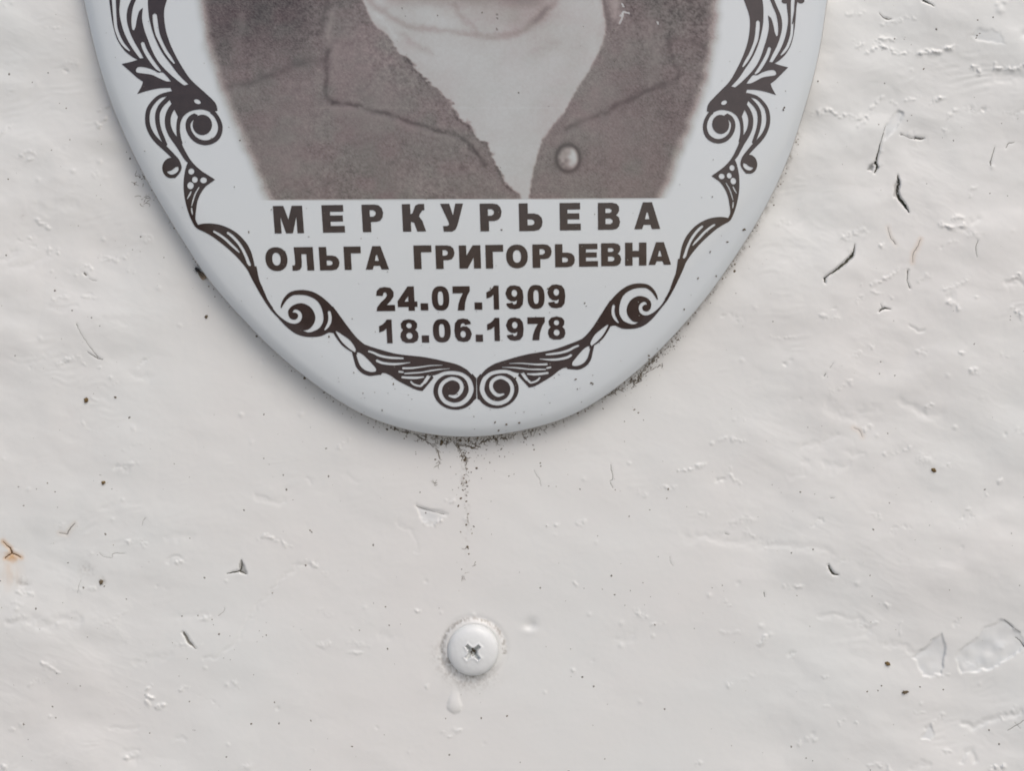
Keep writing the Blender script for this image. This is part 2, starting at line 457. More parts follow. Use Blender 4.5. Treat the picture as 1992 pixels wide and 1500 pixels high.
# small wrinkles and crumbs rolled into the paint
for _ in range(190):
    x = RNG.uniform(-40, 2030); y = RNG.uniform(-40, 1540)
    if not (x < 470 or x > 1380 or RNG.random() < .16): continue
    a = math.radians(RNG.normal(-14, 22)); l = RNG.uniform(8, 42); n_ = 4
    pts = [(x + l * math.cos(a) * (k / 3 - .5) + RNG.normal(0, 2), y + l * math.sin(a) * (k / 3 - .5) + RNG.normal(0, 3)) for k in range(n_)]
    ridge(pts, RNG.uniform(1.2, 3.6) * (1 if RNG.random() < .72 else -1), RNG.uniform(1.9, 4.2), 1.4, 1.0)
for _ in range(150):
    x = RNG.uniform(-40, 2030); y = RNG.uniform(-40, 1540)
    bump(x, y, RNG.uniform(1.2, 4.0) * (1 if RNG.random() < .75 else -1), RNG.uniform(1.8, 3.4))

# older layers of paint that have lifted away
peel([(1860,1287),(1867,1271),(1882,1252),(1900,1242),(1912,1222),(1947,1203),(1968,1217),(1988,1232),(1995,1258),(1962,1285),(1930,1298),(1900,1305),(1866,1311)], 5.5, 4)
peel([(1778,1280),(1793,1264),(1810,1247),(1830,1230),(1840,1257),(1836,1285),(1832,1310),(1812,1318),(1797,1312),(1788,1290)], 5.0, 4)
peel([(1807,1407),(1819,1422),(1810,1441),(1790,1438),(1797,1420)], 4.5, 3.5)
ridge([(1870,1482),(1878,1463),(1889,1462),(1898,1480)], -5, 3.5)
ridge([(1873,1408),(1882,1410),(1892,1417),(1940,1397),(1985,1388)], -6, 4)
peel([(1722,245),(1732,222),(1745,213),(1757,220),(1750,245),(1730,268),(1718,275)], 3.5, 5)
peel([(1890,66),(1903,55),(1925,58),(1950,65),(1960,90),(1925,82),(1900,75)], 1.8, 5)
peel([(809,985),(864,1001),(845,1022),(815,1013)], 3.0, 4)
bump(1940, 8, 5, 4); bump(1946, 18, 6, 5); bump(1955, 2, 5, 3)
bump(1992, 65, -8, 5)

# open cracks
crack([(1722,245),(1712,280),(1706,305),(1702,318)], [.8,1.5,3.2,4.2], .65)
peel([(1704,315),(1705,327),(1700,336),(1686,333),(1696,323)], 7, 2, .62)
crack([(1703,316),(1706,326),(1701,336)], [3,4,2.5], .85)
crack([(1746,340),(1748,357),(1745,372),(1748,384),(1760,400),(1768,413)], [1.5,5,5,5,5,1.5], .9, 12)
peel([(1744,350),(1749,352),(1748,385),(1738,385),(1741,372)], 5, 2, .45)
crack([(1663,474),(1660,490),(1656,499),(1640,514),(1625,526),(1610,536),(1604,542),(1605,550)], [.8,3,5.5,5,4,2.6,3.6,2], 1.0, 13)
crack([(1752,261),(1757,262),(1770,268),(1780,269)], [3,1,1.2,2.5], .45, 6)
crack([(1780,268),(1790,270),(1798,269)], [3.4,3.6,2], .55, 8)
crack([(1795,0),(1806,5),(1818,11)], [3.2,2.2,1], .7, 8)
crack([(1710,24),(1718,33),(1724,36),(1735,36)], [1,1.6,3,1], .35, 6)
crack([(1727,442),(1732,460),(1742,475)], [1,1.3,1.6], .4, 5, .10)
crack([(1791,465),(1784,482),(1777,492),(1775,510)], [1.2,1.6,1.6,.8], .42, 5, .22)
crack([(1766,525),(1765,545),(1770,561)], [3,1.5,2.5], .4, 6)
crack([(1710,606),(1719,600),(1733,601)], [2.4,3.4,1], .65, 8)
crack([(1713,590),(1717,600)], [.8,1.6], .3, 5)
crack([(1903,467),(1898,482),(1901,500)], [1.2,1.6,.8], .4, 5)
crack([(1935,285),(1931,300),(1926,316),(1928,322)], [1,1.4,1.8,.8], .6, 6)
crack([(1957,288),(1962,279),(1974,276)], [1.4,1.8,.8], .45, 5)
crack([(1603,732),(1606,727)], [1.6,1.8], .4, 5); crack([(1614,716),(1622,705)], [1.2,.8], .3, 4)
crack([(1611,1100),(1617,1112),(1622,1117),(1631,1119)], [3,4,4,1.5], .75, 9)
crack([(1615,969),(1624,969)], [1.4,1], .3, 4)
crack([(1660,832),(1672,838),(1678,850)], [1,1.4,1], .3, 4, .15)
crack([(1928,312),(1927,322)], [1,1], .4, 4)
crack([(1410,1038),(1418,1040)], [2,1.4], .3, 4)
crack([(1188,903),(1189,913),(1192,925),(1191,933),(1187,936)], [1.2,1.4,1.2,1.4,1], .38, 5); crack([(1187,938),(1193,950)], [1.4,1], .34, 4)
crack([(1039,914),(1044,925),(1050,933),(1052,946)], [1,1.2,1,.8], .25, 4)
crack([(1303,1083),(1305,1095),(1310,1101)], [1,1,.8], .2, 4)
crack([(1486,1152),(1488,1162)], [1.6,1.4], .5, 5)
crack([(1960,1422),(1975,1413),(1992,1402)], [1,1.6,1.2], .4, 4); crack([(1973,1405),(1985,1418)], [1,1], .3, 4)
crack([(1953,1206),(1968,1219),(1985,1231)], [1.2,2,1.4], .3, 5); crack([(1975,1240),(1984,1247),(1992,1259)], [1,1.8,1.8], .35, 5)
crack([(6,1054),(13,1061),(20,1067),(23,1076),(16,1081),(10,1087)], [1,1.4,2.2,3,2.6,2], .9, 7, .6)
crack([(23,1076),(32,1080),(41,1085)], [2.4,2.2,1.4], .85, 6, .6)
crack([(145,1018),(139,1026),(133,1034),(130,1039),(115,1037)], [1.6,2,2,1.6,1], .6, 6, .12)
crack([(193,1076),(200,1082),(210,1085),(218,1085),(221,1077),(243,1077)], [.8,1,1,.8,1.4,1], .33, 4)
crack([(283,1008),(279,1013),(276,1023)], [1.6,1,.8], .28, 4)
peel([(469,1088),(476,1101),(478,1116),(463,1113),(466,1100)], 6, 2, .55)
crack([(470,1089),(471,1101),(466,1111),(452,1114),(441,1117)], [1,2.4,3.6,2.4,.8], .85, 8); crack([(468,1112),(480,1117)], [3,1.4], .7, 7)
crack([(356,1231),(362,1238),(367,1249),(374,1256),(382,1263)], [3.4,5,5,3.6,1], .5, 9)
crack([(425,1199),(435,1190),(437,1182)], [1.2,1,.8], .25, 4)
crack([(151,1155),(153,1140),(158,1128)], [.8,1,.8], .25, 4)
crack([(149,630),(152,638),(161,654),(176,676),(191,695)], [2,1,.9,1.1,1.2], .42, 4)
crack([(170,684),(183,693),(191,697),(200,699)], [1,1.6,2,1], .5, 5)
crack([(163,531),(168,535)], [2.4,3], .5, 5); crack([(173,541),(181,545),(188,546)], [.8,1.4,.8], .3, 4)
crack([(809,984),(820,989),(834,993),(864,1001)], [1.2,1.6,1.2,1.6], .22, 3)

# fillet of paint round the screw, two paint runs next to it
SX, SY, SR = 920.5, 1264.0, 49.0
rs = np.hypot(X - SX, (Y - SY) * 1.03)
ang = np.arctan2(Y - SY, X - SX)
H += 5.0 * np.exp(-0.5 * ((rs - 53) / 5.5) ** 2) * (0.75 - 0.35 * np.sin(ang)) - 1.5 * np.exp(-0.5 * ((rs - 64) / 4) ** 2)
def run_of_paint(x, y, r, amp, tail):
    s = window([(x, y - tail), (x, y)], r * 3)
    d, w = seg_dist(X[s] + JX[s] * .4, Y[s] + JY[s] * .4, [(x, y - tail), (x, y)], [r * .35, r])
    f = np.clip(1 - (d / w) ** 2, 0, 1) ** .6
    fade = sstep(y - tail, y - r * .2, Y[s])
    H[s] += amp * f * fade
run_of_paint(884, 1374, 15, 4.2, 36)
bump(1032, 1217, -13, 8, 8); bump(1031, 1228, 5, 10, 6)

# calm strip under the plaque; everything runs flat at the border of the modelled patch
def grid_lookup(F, ux, uy, px, py):
    px = np.asarray(px, float); py = np.asarray(py, float)
    i = np.clip(np.searchsorted(ux, px, side='right') - 1, 0, len(ux) - 2); j = np.clip(np.searchsorted(uy, py, side='right') - 1, 0, len(uy) - 2)
    fx = np.clip((px - ux[i]) / (ux[i + 1] - ux[i]), 0, 1); fy = np.clip((py - uy[j]) / (uy[j + 1] - uy[j]), 0, 1)
    return (F[j, i] * (1 - fx) + F[j, i + 1] * fx) * (1 - fy) + (F[j + 1, i] * (1 - fx) + F[j + 1, i + 1] * fx) * fy
ux = np.arange(GX0, GX1 + 8, 8.0); uy = np.arange(GY0, GY1 + 8, 8.0)
UX, UY = np.meshgrid(ux, uy)
dpl = inset(UX, UY).reshape(UX.shape)
SD = grid_lookup(np.where(in_poly(UX, UY, OUT), -dpl, dpl), ux, uy, X, Y)
SD[(SD < -10)] = np.minimum(SD[SD < -10], -10)
H = np.where(SD < 0, np.minimum(H, 12), H)
edge = np.minimum.reduce([X - GX0, GX1 - X, Y - GY0, GY1 - Y])
H *= sstep(0, 240, edge)

# dirt and a plaque shadow tint in the paint: grime below the plaque, round the screw, rust below the left crack
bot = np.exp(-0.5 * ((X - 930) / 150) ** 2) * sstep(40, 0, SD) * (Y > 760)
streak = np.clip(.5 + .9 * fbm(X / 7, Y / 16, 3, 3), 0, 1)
DIRT_SHADE = 0.26 * bot * streak
DIRT_SHADE = np.maximum(DIRT_SHADE, .085 * sstep(85, 4, SD) * (Y > 150) * sstep(1500, 1200, X) * (.8 + .4 * vnoise(X / 40, Y / 40, 2)))  # warm shadow colour painted on the wall around the plaque edge
low_right = sstep(1000, 1180, X) * sstep(16, 0, SD) * (Y > 250) * (SD > -12)
DIRT_SHADE = np.maximum(DIRT_SHADE, 0.42 * low_right * np.clip(.45 + fbm(X / 6, Y / 6, 5, 3), 0, 1))
trail = np.exp(-0.5 * ((X - 905 + 4 * vnoise(Y / 40, Y * 0, 3)) / 5) ** 2) * sstep(850, 880, Y) * sstep(1150, 930, Y)
DIRT_SHADE = np.maximum(DIRT_SHADE, 0.30 * trail * np.clip(vnoise(X / 3, Y / 5, 2) + .2, 0, 1))
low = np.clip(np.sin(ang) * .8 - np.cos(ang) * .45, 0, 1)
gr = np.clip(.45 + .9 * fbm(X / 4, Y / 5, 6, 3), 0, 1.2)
DIRT_SHADE = np.maximum(DIRT_SHADE, .80 * np.exp(-0.5 * ((rs - 52) / 7) ** 2) * low * gr)
DIRT_SHADE = np.maximum(DIRT_SHADE, .42 * np.exp(-0.5 * ((rs - 62) / 13) ** 2) * low * gr)
DIRT_SHADE = np.maximum(DIRT_SHADE, .60 * np.exp(-0.5 * ((rs - 61) / 3) ** 2) * (np.sin(ang) < .15) * gr)
s = np.exp(-0.5 * (((X - 23) / 12) ** 2 + ((Y - 1084) / 8) ** 2)); RUST = np.maximum(RUST, .75 * s * np.clip(.75 + .6 * fbm(X / 7, Y / 7, 2, 2), 0, 1.2))
s = np.exp(-0.5 * (((X - 20) / 13) ** 2)) * sstep(1075, 1095, Y) * sstep(1175, 1095, Y); RUST = np.maximum(RUST, .30 * s * np.clip(.7 + vnoise(X / 6, Y / 20, 1) * .7, 0, 1))
for (x, y, r, a) in [(168,1110,9,.25),(43,1133,9,.28),(44,421,2.5,.3),(200,1131,4,.4),(145,1342,3,.2),(1888,70,6,.12),(1600,1318,4,.06)]:
    DIRT_SHADE = np.maximum(DIRT_SHADE, a * np.exp(-0.5 * (((X - x) / r) ** 2 + ((Y - y) / r) ** 2)) * np.clip(.7 + fbm(X / 4, Y / 4, 2, 2), 0, 1.3))

WHITE = np.array([0.714, 0.722, 0.704])
col = np.broadcast_to(WHITE, X.shape + (3,)).copy()
def lay(mask, c):
    global col
    col = col * (1 - mask[..., None]) + np.array(c) * mask[..., None]
lay(np.clip(OLD, 0, 1) * .55, (0.655, 0.685, 0.695))
lay(np.clip(RUST, 0, 1), (0.62, 0.36, 0.15))
lay(np.clip(DIRT_SHADE, 0, 1), (0.20, 0.17, 0.13))
lay(np.clip(DK, 0, 1) * .92, (0.085, 0.083, 0.070))

def wall_h(px, py):
    return grid_lookup(H, gx, gy, px, py)

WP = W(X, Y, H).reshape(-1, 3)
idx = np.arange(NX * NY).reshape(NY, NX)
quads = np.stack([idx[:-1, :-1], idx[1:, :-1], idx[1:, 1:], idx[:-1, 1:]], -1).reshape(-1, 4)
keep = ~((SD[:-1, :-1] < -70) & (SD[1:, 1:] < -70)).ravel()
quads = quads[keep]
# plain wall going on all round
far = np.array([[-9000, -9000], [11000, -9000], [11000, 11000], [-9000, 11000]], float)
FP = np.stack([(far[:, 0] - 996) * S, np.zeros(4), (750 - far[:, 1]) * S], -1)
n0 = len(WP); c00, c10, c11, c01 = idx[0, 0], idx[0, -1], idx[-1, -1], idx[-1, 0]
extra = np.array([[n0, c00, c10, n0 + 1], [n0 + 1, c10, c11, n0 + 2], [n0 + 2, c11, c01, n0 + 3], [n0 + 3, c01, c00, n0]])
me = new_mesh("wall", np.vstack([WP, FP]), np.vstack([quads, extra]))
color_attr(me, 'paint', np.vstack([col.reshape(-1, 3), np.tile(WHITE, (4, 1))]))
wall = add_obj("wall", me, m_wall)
tag(wall, "white painted uneven wall with fine cracks and brush marks", None, None, 'structure')

def wall_at(px, py):
    return wall_h(px, py)

m_crk = [simple_mat("open_crack", (0.075, 0.074, 0.058), .9, .3, 2000, .1), simple_mat("fine_crack", (0.20, 0.195, 0.175), .9, .3, 2000, .1),
         simple_mat("hair_crack", (0.36, 0.355, 0.335), .9, .3, 2000, .1), simple_mat("rusty_crack", (0.12, 0.062, 0.022), .9, .4, 2000, .1)]
for pts, widths, dark, tint in CRACKS:
    q = catmull(pts, 5); m_ = len(q)
    ww = np.interp(np.linspace(0, len(widths) - 1, m_), np.arange(len(widths)), widths)
    if dark < .5: ww = ww * .8
    q = q + RNG.normal(0, .35, q.shape)
    tn = np.gradient(q, axis=0); tn /= np.linalg.norm(tn, axis=1)[:, None] + 1e-9
    nr = np.stack([-tn[:, 1], tn[:, 0]], 1)
    a_ = q + nr * (ww * RNG.uniform(.35, .6, m_))[:, None]; b_ = q - nr * (ww * RNG.uniform(.35, .6, m_))[:, None]
    V = np.stack([W(a_[:, 0], a_[:, 1], wall_at(a_[:, 0], a_[:, 1]) + .25), W(q[:, 0], q[:, 1], wall_at(q[:, 0], q[:, 1]) + .15), W(b_[:, 0], b_[:, 1], wall_at(b_[:, 0], b_[:, 1]) + .25)], 1).reshape(-1, 3)
    F = []
    for i in range(m_ - 1):
        k = 3 * i; F += [(k, k + 3, k + 4, k + 1), (k + 1, k + 4, k + 5, k + 2)]
    mm = m_crk[3] if tint > .3 else m_crk[0] if dark > .6 else m_crk[1] if dark > .33 else m_crk[2]
    cme = new_mesh("crack", V, np.array(F), True)
    add_obj("crack", cme, mm, wall)

# unseen pale sheet below the picture, added to bounce light up under the plaque
m_bounce = simple_mat("pale_bounce", (0.42, 0.41, 0.39), 0.9, 0.15, 6.0, 0.2)
GZ = (750 - 10900) * S
gme = new_mesh("bounce_ground", np.array([(-30, .5, GZ), (30, .5, GZ), (30, -30, GZ), (-30, -30, GZ)], float), np.array([[0, 3, 2, 1]]), False)
tag(add_obj("bounce_ground", gme, m_bounce), "unseen pale sheet added below the wall to bounce light up", None, None, 'structure')

# ------------------------------------------------------------------ plaque
plaque = bpy.data.objects.new("memorial_plaque", None)
scene.collection.objects.link(plaque)
plaque.empty_display_size = 0.02
plaque.location = (float((905 - 996) * S), 0.0, float((750 - 849) * S))
tag(plaque, "glossy white oval enamel memorial plaque with printed portrait, names, dates and scroll border", "plaque")
bpy.context.view_layer.update()

def mesh_local(P):
    return P - np.array(plaque.location)

def part(name, P, faces, mat, smooth=True):
    me = new_mesh(name, mesh_local(P), faces, smooth)
    ob = bpy.data.objects.new(name, me)
    scene.collection.objects.link(ob)
    me.materials.append(mat)
    ob.parent = plaque
    return ob

t = np.r_[np.linspace(0, .02, 8)[:-1], np.linspace(.02, .16, 26)[:-1], np.linspace(.16, .97, 30)]
rings = [PC + (OUT - PC) * (1 - k) for k in t]
pts = np.vstack(rings + [PC[None]])
PP = on_plaque(pts[:, 0], pts[:, 1], 0)
fa = []
ar = np.arange(NO); nx_ = (ar + 1) % NO
for r in range(len(t) - 1):
    fa.append(np.stack([r * NO + ar, (r + 1) * NO + ar, (r + 1) * NO + nx_, r * NO + nx_], 1))
last = (len(t) - 1) * NO; cidx = len(pts) - 1
fa.append(np.stack([last + ar, np.full(NO, cidx), np.full(NO, cidx), last + nx_], 1))
quad = np.vstack(fa[:-1])
tri = fa[-1][:, [0, 1, 3]]
allf = np.vstack([np.vstack([quad[:, [0, 1, 2]], quad[:, [0, 2, 3]]]), tri])
part("enamel_plate", PP, allf, m_enamel)
# turned-back rim
prof = [(0.0, RIM_H - 6), (-.8, RIM_H - 9), (-1.2, RIM_H - 13), (0.5, 7), (14, 5), (40, 7)]
nrm = np.roll(OUT, -1, 0) - np.roll(OUT, 1, 0); nrm /= np.linalg.norm(nrm, axis=1)[:, None]
nrm = np.stack([-nrm[:, 1], nrm[:, 0]], 1)
if ((PC - OUT) * nrm).sum() < 0: nrm = -nrm
RP = np.vstack([W((OUT + nrm * a)[:, 0], (OUT + nrm * a)[:, 1], h) for a, h in prof])
fa = [np.stack([(r + 1) * NO + ar, r * NO + ar, r * NO + nx_, (r + 1) * NO + nx_], 1) for r in range(len(prof) - 1)]
part("rim", RP, np.vstack(fa), m_rim)

# ---- flat print as thin ink shapes
def ink_shape(name, darks, lights, mat, lift, steiner=0):
    polys = [np.asarray(p, float) for p in list(darks) + list(lights)]
    V = []; Eg = []
    for p in polys:
        keepi = np.linalg.norm(p - np.roll(p, 1, 0), axis=1) > 0.12
        p = p[keepi]
        b0 = len(V); n = len(p)
        V += [Vector((float(x), float(y))) for x, y in p]
        Eg += [(b0 + i, b0 + (i + 1) % n) for i in range(n)]
    if steiner:
        A = np.vstack(polys); lo = A.min(0); hi = A.max(0)
        sx, sy = np.meshgrid(np.arange(lo[0], hi[0], steiner), np.arange(lo[1], hi[1], steiner * .87))
        sx = (sx + (np.arange(sx.shape[0]) % 2)[:, None] * steiner / 2).ravel(); sy = sy.ravel()
        m = np.zeros(len(sx), bool)
        for p in darks: m |= in_poly(sx, sy, p)
        V += [Vector((float(x), float(y))) for x, y in zip(sx[m], sy[m])]
    vo, _, fo, _, _, _ = delaunay_2d_cdt(V, Eg, [], 0, 1e-3)
    vo = np.array([(v.x, v.y) for v in vo]); fo = np.array([f for f in fo if len(f) == 3])
    c = vo[fo].mean(1)
    k = np.zeros(len(fo), bool)
    for p in darks: k |= in_poly(c[:, 0], c[:, 1], p)
    for p in lights: k &= ~in_poly(c[:, 0], c[:, 1], p)
    fo = fo[k]
    e1 = vo[fo[:, 1]] - vo[fo[:, 0]]; e2 = vo[fo[:, 2]] - vo[fo[:, 0]]
    ar2 = e1[:, 0] * e2[:, 1] - e1[:, 1] * e2[:, 0]
    fo = np.where((ar2 > 0)[:, None], fo[:, ::-1], fo)[np.abs(ar2) > 1e-3]
    used, inv = np.unique(fo, return_inverse=True)
    vo = vo[used]; fo = inv.reshape(-1, 3)
    P = on_plaque(vo[:, 0], vo[:, 1], lift)
    return part(name, P, fo, mat)

def T(ox, oy, sc):
    return lambda pts: [((p[0] / sc + ox), (p[1] / sc + oy)) + tuple(p[2:]) for p in pts]
L1 = T(160, 0, 6.64); L2 = T(220, 160, 8.3); L3 = T(280, 280, 8.3); L4 = T(360, 400, 8.3)
L5 = T(480, 520, 8.3); L6 = T(640, 600, 8.3); L7 = T(800, 640, 8.3); R1 = T(1340, 0, 6.64)
def poly(tr, pts, n=5): return catmull(tr(pts), n, True)
def strk(tr, pts, w, sc, f=1.0): return stroke(tr(pts), [x * f / sc for x in w])

DARK = []; LIGHT = []
# acanthus leaf at the top
DARK.append(poly(L1, [(325,-260,1),(342,-60),(368,150),(398,330),(450,500),(540,640),(640,725),(715,765,1),(640,790),(508,822,1),(620,920),(710,1000),(784,1050,1),
  (765,1110),(710,1208,1),(850,1165),(1000,1135),(1140,1130,1),(1160,1180,1),(1100,1215),(1130,1290),(1262,1560,1),(1318,1486),(1398,1432),(1518,1408),(1614,1426),
  (1678,1464,1),(1690,1440,1),(1748,1425,1),(1730,1345),(1680,1280),(1550,1160),(1400,1020),(1290,860),(1200,700),(1120,520),(1070,330),(1058,130),(1105,-40),(1190,-260,1)]))
LIGHT.append(strk(L1, [(375,-280),(402,-70),(420,200),(440,370),(500,520),(560,600),(612,650)], [60,58,46,44,44,38,16], 6.64, .93))
LIGHT.append(poly(L1, [(470,-270,1),(492,-60),(480,150),(520,350),(580,500),(650,620),(745,750,1),(790,745,1),(740,650),(670,530),(612,400),(575,250),(585,110),(645,-40),(740,-270,1)]))
LIGHT.append(poly(L1, [(800,-270,1),(715,-60),(655,90),(635,250),(645,365),(668,388,1),(690,330),(705,240),(735,140),(782,95,1),(772,230),(800,370),(850,510),(905,650),(970,770),
  (1060,880),(1200,1010),(1315,1098,1),(1372,1085,1),(1250,965),(1150,835),(1055,710),(985,590),(932,470),(890,340),(857,180),(848,-40),(880,-270,1)]))
LIGHT.append(strk(L1, [(935,185),(945,280),(970,420),(1010,520),(1070,640),(1130,730),(1188,810)], [60,66,60,50,46,46,22], 6.64, .93))
LIGHT.append(strk(L1, [(778,550),(802,620),(850,710),(910,800),(965,870),(1008,910)], [50,54,56,54,48,22], 6.64, .93))
LIGHT.append(poly(L1, [(692,905),(720,862),(800,862),(900,890),(980,930),(1040,930),(1100,990),(1145,1048,1),(1080,1043),(1000,1008),(900,962),(800,945),(715,932)]))
LIGHT.append(np.array(ellipse(160+1487/6.64, 1308/6.64, 46/6.64, 28/6.64, 25)))
# fan of arcs, the large volute
DARK.append(strk(L2, [(960,165),(880,185),(750,225),(645,320),(572,440),(552,600),(580,740),(650,870),(740,970),(860,1080),(960,1180),(1040,1270),(1078,1370),(1050,1450),(985,1525)], [50,60,52,58,64,66,66,70,74,72,66,60,50,45,45], 8.3, 1.12))
DARK.append(strk(L2, [(1000,170),(960,190),(860,280),(765,385),(718,500),(718,640),(752,780),(800,900),(850,1010)], [60,66,66,66,66,66,62,62,50], 8.3, 1.12))
DARK.append(strk(L2, [(1170,210),(1100,270),(1000,350),(925,450),(885,560),(885,680),(922,800),(985,900),(1060,1010),(1130,1130),(1190,1230)], [110,95,85,84,84,84,84,90,84,76,70], 8.3, 1.12))
DARK.append(strk(L2, [(1230,330),(1155,430),(1095,530),(1058,640),(1050,760),(1062,880),(1090,990)], [90,96,72,56,52,56,60], 8.3, 1.12))
DARK.append(strk(L2, [(1590,470),(1650,520),(1715,640),(1730,760),(1685,880),(1590,950),(1480,972),(1365,940),(1275,865),(1220,760),(1212,660),(1255,580),(1330,540)], [60,60,64,68,72,70,70,70,70,72,72,80,90], 8.3, 1.12))
DARK.append(np.array([(220 + x / 8.3, 160 + y / 8.3) for x, y in ellipse(1440, 682, 158, 165)]))
# berry
DARK.append(np.array([(280 + x / 8.3, 280 + y / 8.3) for x, y in ellipse(442, 383, 148, 166)]))
LIGHT.append(poly(L3, [(372,445,1),(450,418),(505,375),(552,362,1),(556,420),(512,470),(445,492),(395,472)]))
# pricked wing
DARK.append(poly(L3, [(525,-10,1),(600,130),(665,255),(708,300,1),(685,350),(660,450),(640,600),(643,760),(663,900),(700,1050),(750,1190),(800,1290),(850,1352,1),(872,1300,1),
  (840,1240),(830,1180),(842,1060),(866,920),(915,800),(990,690),(1080,620),(1150,572,1),(1040,503),(920,423),(810,323),(725,213),(650,80),(612,-10,1)]))
for cx, cy, rx, ry in [(765,440,48,50),(822,572,46,50),(962,582,54,48),(752,668,52,58)]:
    LIGHT.append(np.array([(280 + x / 8.3, 280 + y / 8.3) for x, y in ellipse(cx, cy, rx, ry)]))
LIGHT.append(strk(L3, [(762,765),(735,820),(700,880)], [22,30,16], 8.3, .93))
LIGHT.append(strk(L3, [(890,695),(830,800),(790,920),(770,1000)], [18,24,22,14], 8.3, .93))
LIGHT.append(strk(L3, [(768,1030),(775,1090),(785,1140)], [22,28,12], 8.3, .93))
# long leaf
DARK.append(poly(L4, [(85,140,1),(90,200),(150,320),(210,376),(310,422),(430,490),(540,570),(680,682),(800,792),(920,922),(1010,1042),(1100,1192),(1180,1332),(1270,1520,1),(1330,1510,1),
  (1250,1320),(1195,1200),(1158,1100),(1130,1000),(1105,880),(1070,755),(1010,630),(920,518),(820,428),(700,358),(560,306),(420,286),(300,288),(205,308,1),(165,250),(140,140,1)]))
LIGHT.append(strk(L4, [(462,412),(560,470),(660,545),(760,640),(830,705),(878,755)], [36,44,46,44,38,14], 8.3, .93))
LIGHT.append(strk(L4, [(685,432),(760,490),(850,585),(920,685),(978,800),(1025,920),(1050,960)], [40,50,50,50,52,56,40], 8.3, .93))
# scroll and stem
DARK.append(poly(L5, [(-10,-20,1),(60,140),(150,310),(260,500),(380,680),(500,810),(600,920),(700,1010),(800,1075),(920,1115),(1050,1125),(1200,1110),(1320,1055),(1400,1062,1),
  (1440,1130),(1530,1250),(1640,1335),(1735,1385,1),(2010,1560,1),(2010,1310,1),(1880,1228),(1760,1118),(1640,968),(1530,818),(1430,690),(1320,568),(1200,468),(1080,400),(950,368),
  (820,368),(700,400),(612,478),(560,575),(545,650,1),(470,700,1),(400,618),(312,470),(232,290),(190,150),(158,-20,1)]))
LIGHT.append(poly(L5, [(560,660,1),(600,590),(660,512),(745,452),(850,442),(960,452),(1080,500),(1162,570),(1212,670),(1236,780),(1230,880),(1180,970),(1100,1022),(1000,1050),(905,1022,1),
  (1000,1000),(1070,930),(1104,850),(1102,770),(1060,680),(1000,620),(900,580),(800,590),(710,640),(668,710),(680,790),(720,835),(780,842),(822,812),(826,762),(790,732),(742,728,1),
  (760,690),(800,680),(860,710),(892,770),(882,840),(840,890),(760,912),(660,882),(570,822),(490,750),(420,660,1),(480,600,1)]))
LIGHT.append(strk(L5, [(1330,715),(1345,800),(1338,880),(1305,950),(1262,1008)], [48,58,60,52,26], 8.3, .93))
LIGHT.append(poly(L5, [(1440,1030),(1560,1100),(1680,1192),(1760,1320),(1745,1372,1),(1640,1300),(1545,1210),(1480,1118)]))
# wing along the bottom with its hatching
DARK.append(poly(L6, [(60,-40,1),(200,150),(310,310),(430,460),(530,555),(640,605),(780,650),(950,700),(1100,735),(1300,760),(1500,780),(1700,816),(1850,850),(2028,892),(2128,932),(2228,992),(2308,1072),(2376,1130,1),
  (2376,1400,1),(2340,1420),(2330,1300),(2300,1250),(2240,1180),(2170,1100),(2100,1050),(2030,1028),(1920,1024),(1820,1040),(1700,1078),(1600,1090,1),(1520,1190),(1480,1225),(1560,1210),(1650,1090),(1690,1120,1),(1510,1335,1),
  (1400,1310),(1250,1240),(1100,1160),(1000,1090),(900,1045),(780,1045),(700,1000),(560,900),(440,700,1),(330,600),(150,400),(40,300,1)]))
DARK.append(strk(L6, [(395,690),(425,800),(470,930),(550,1015),(650,1055),(740,1052),(840,1040)], [50,52,60,60,60,52,50], 8.3, 1.12))
LIGHT.append(poly(L6, [(455,710),(530,735),(620,815),(700,900),(755,965),(750,1018),(650,1020),(560,950),(500,860),(465,780)]))
for pts, w in [([(640,690),(720,715),(820,760),(960,790),(1090,800),(1200,805)], [36,40,46,44,40,30]), ([(770,840),(850,875),(980,895),(1120,895),(1310,872)], [46,48,44,40,14]),
               ([(1190,965),(1330,962),(1500,942),(1650,922),(1830,915)], [38,36,26,22,12]), ([(1130,1020),(1200,1030)], [36,30]), ([(1220,1050),(1350,1042),(1500,1030),(1640,1005),(1780,985),(1950,970)], [26,30,26,30,24,10]),
               ([(1180,1110),(1300,1118),(1420,1118),(1530,1105)], [38,46,44,26]), ([(1320,1180),(1370,1225),(1450,1250),(1500,1240),(1560,1150),(1600,1090)], [30,36,36,36,34,40])]:
    LIGHT.append(strk(L6, pts, w, 8.3, .93))
# closing volute
DARK.append(np.array([(800 + x / 8.3, 640 + y / 8.3) for x, y in ellipse(702, 1012, 346, 292, 8, 40)]))
DARK.append(poly(L7, [(985,720,1),(1050,795,1),(1052,1125,1),(1000,1160),(940,1180),(940,900)]))
LIGHT.append(strk(L7, [(610,1078),(700,1092),(765,1052),(815,970),(805,880),(745,822),(655,800),(565,832),(492,902),(465,1000),(490,1100),(560,1180),(680,1222),(800,1205),(900,1132),(958,1030),(966,940),(930,832),(862,762),(780,722),(650,706),(520,722),(430,772),(360,850),(300,950)],
  [30,56,62,62,62,60,58,60,62,64,66,68,70,72,74,76,80,76,66,60,60,58,60,66,60], 8.3))

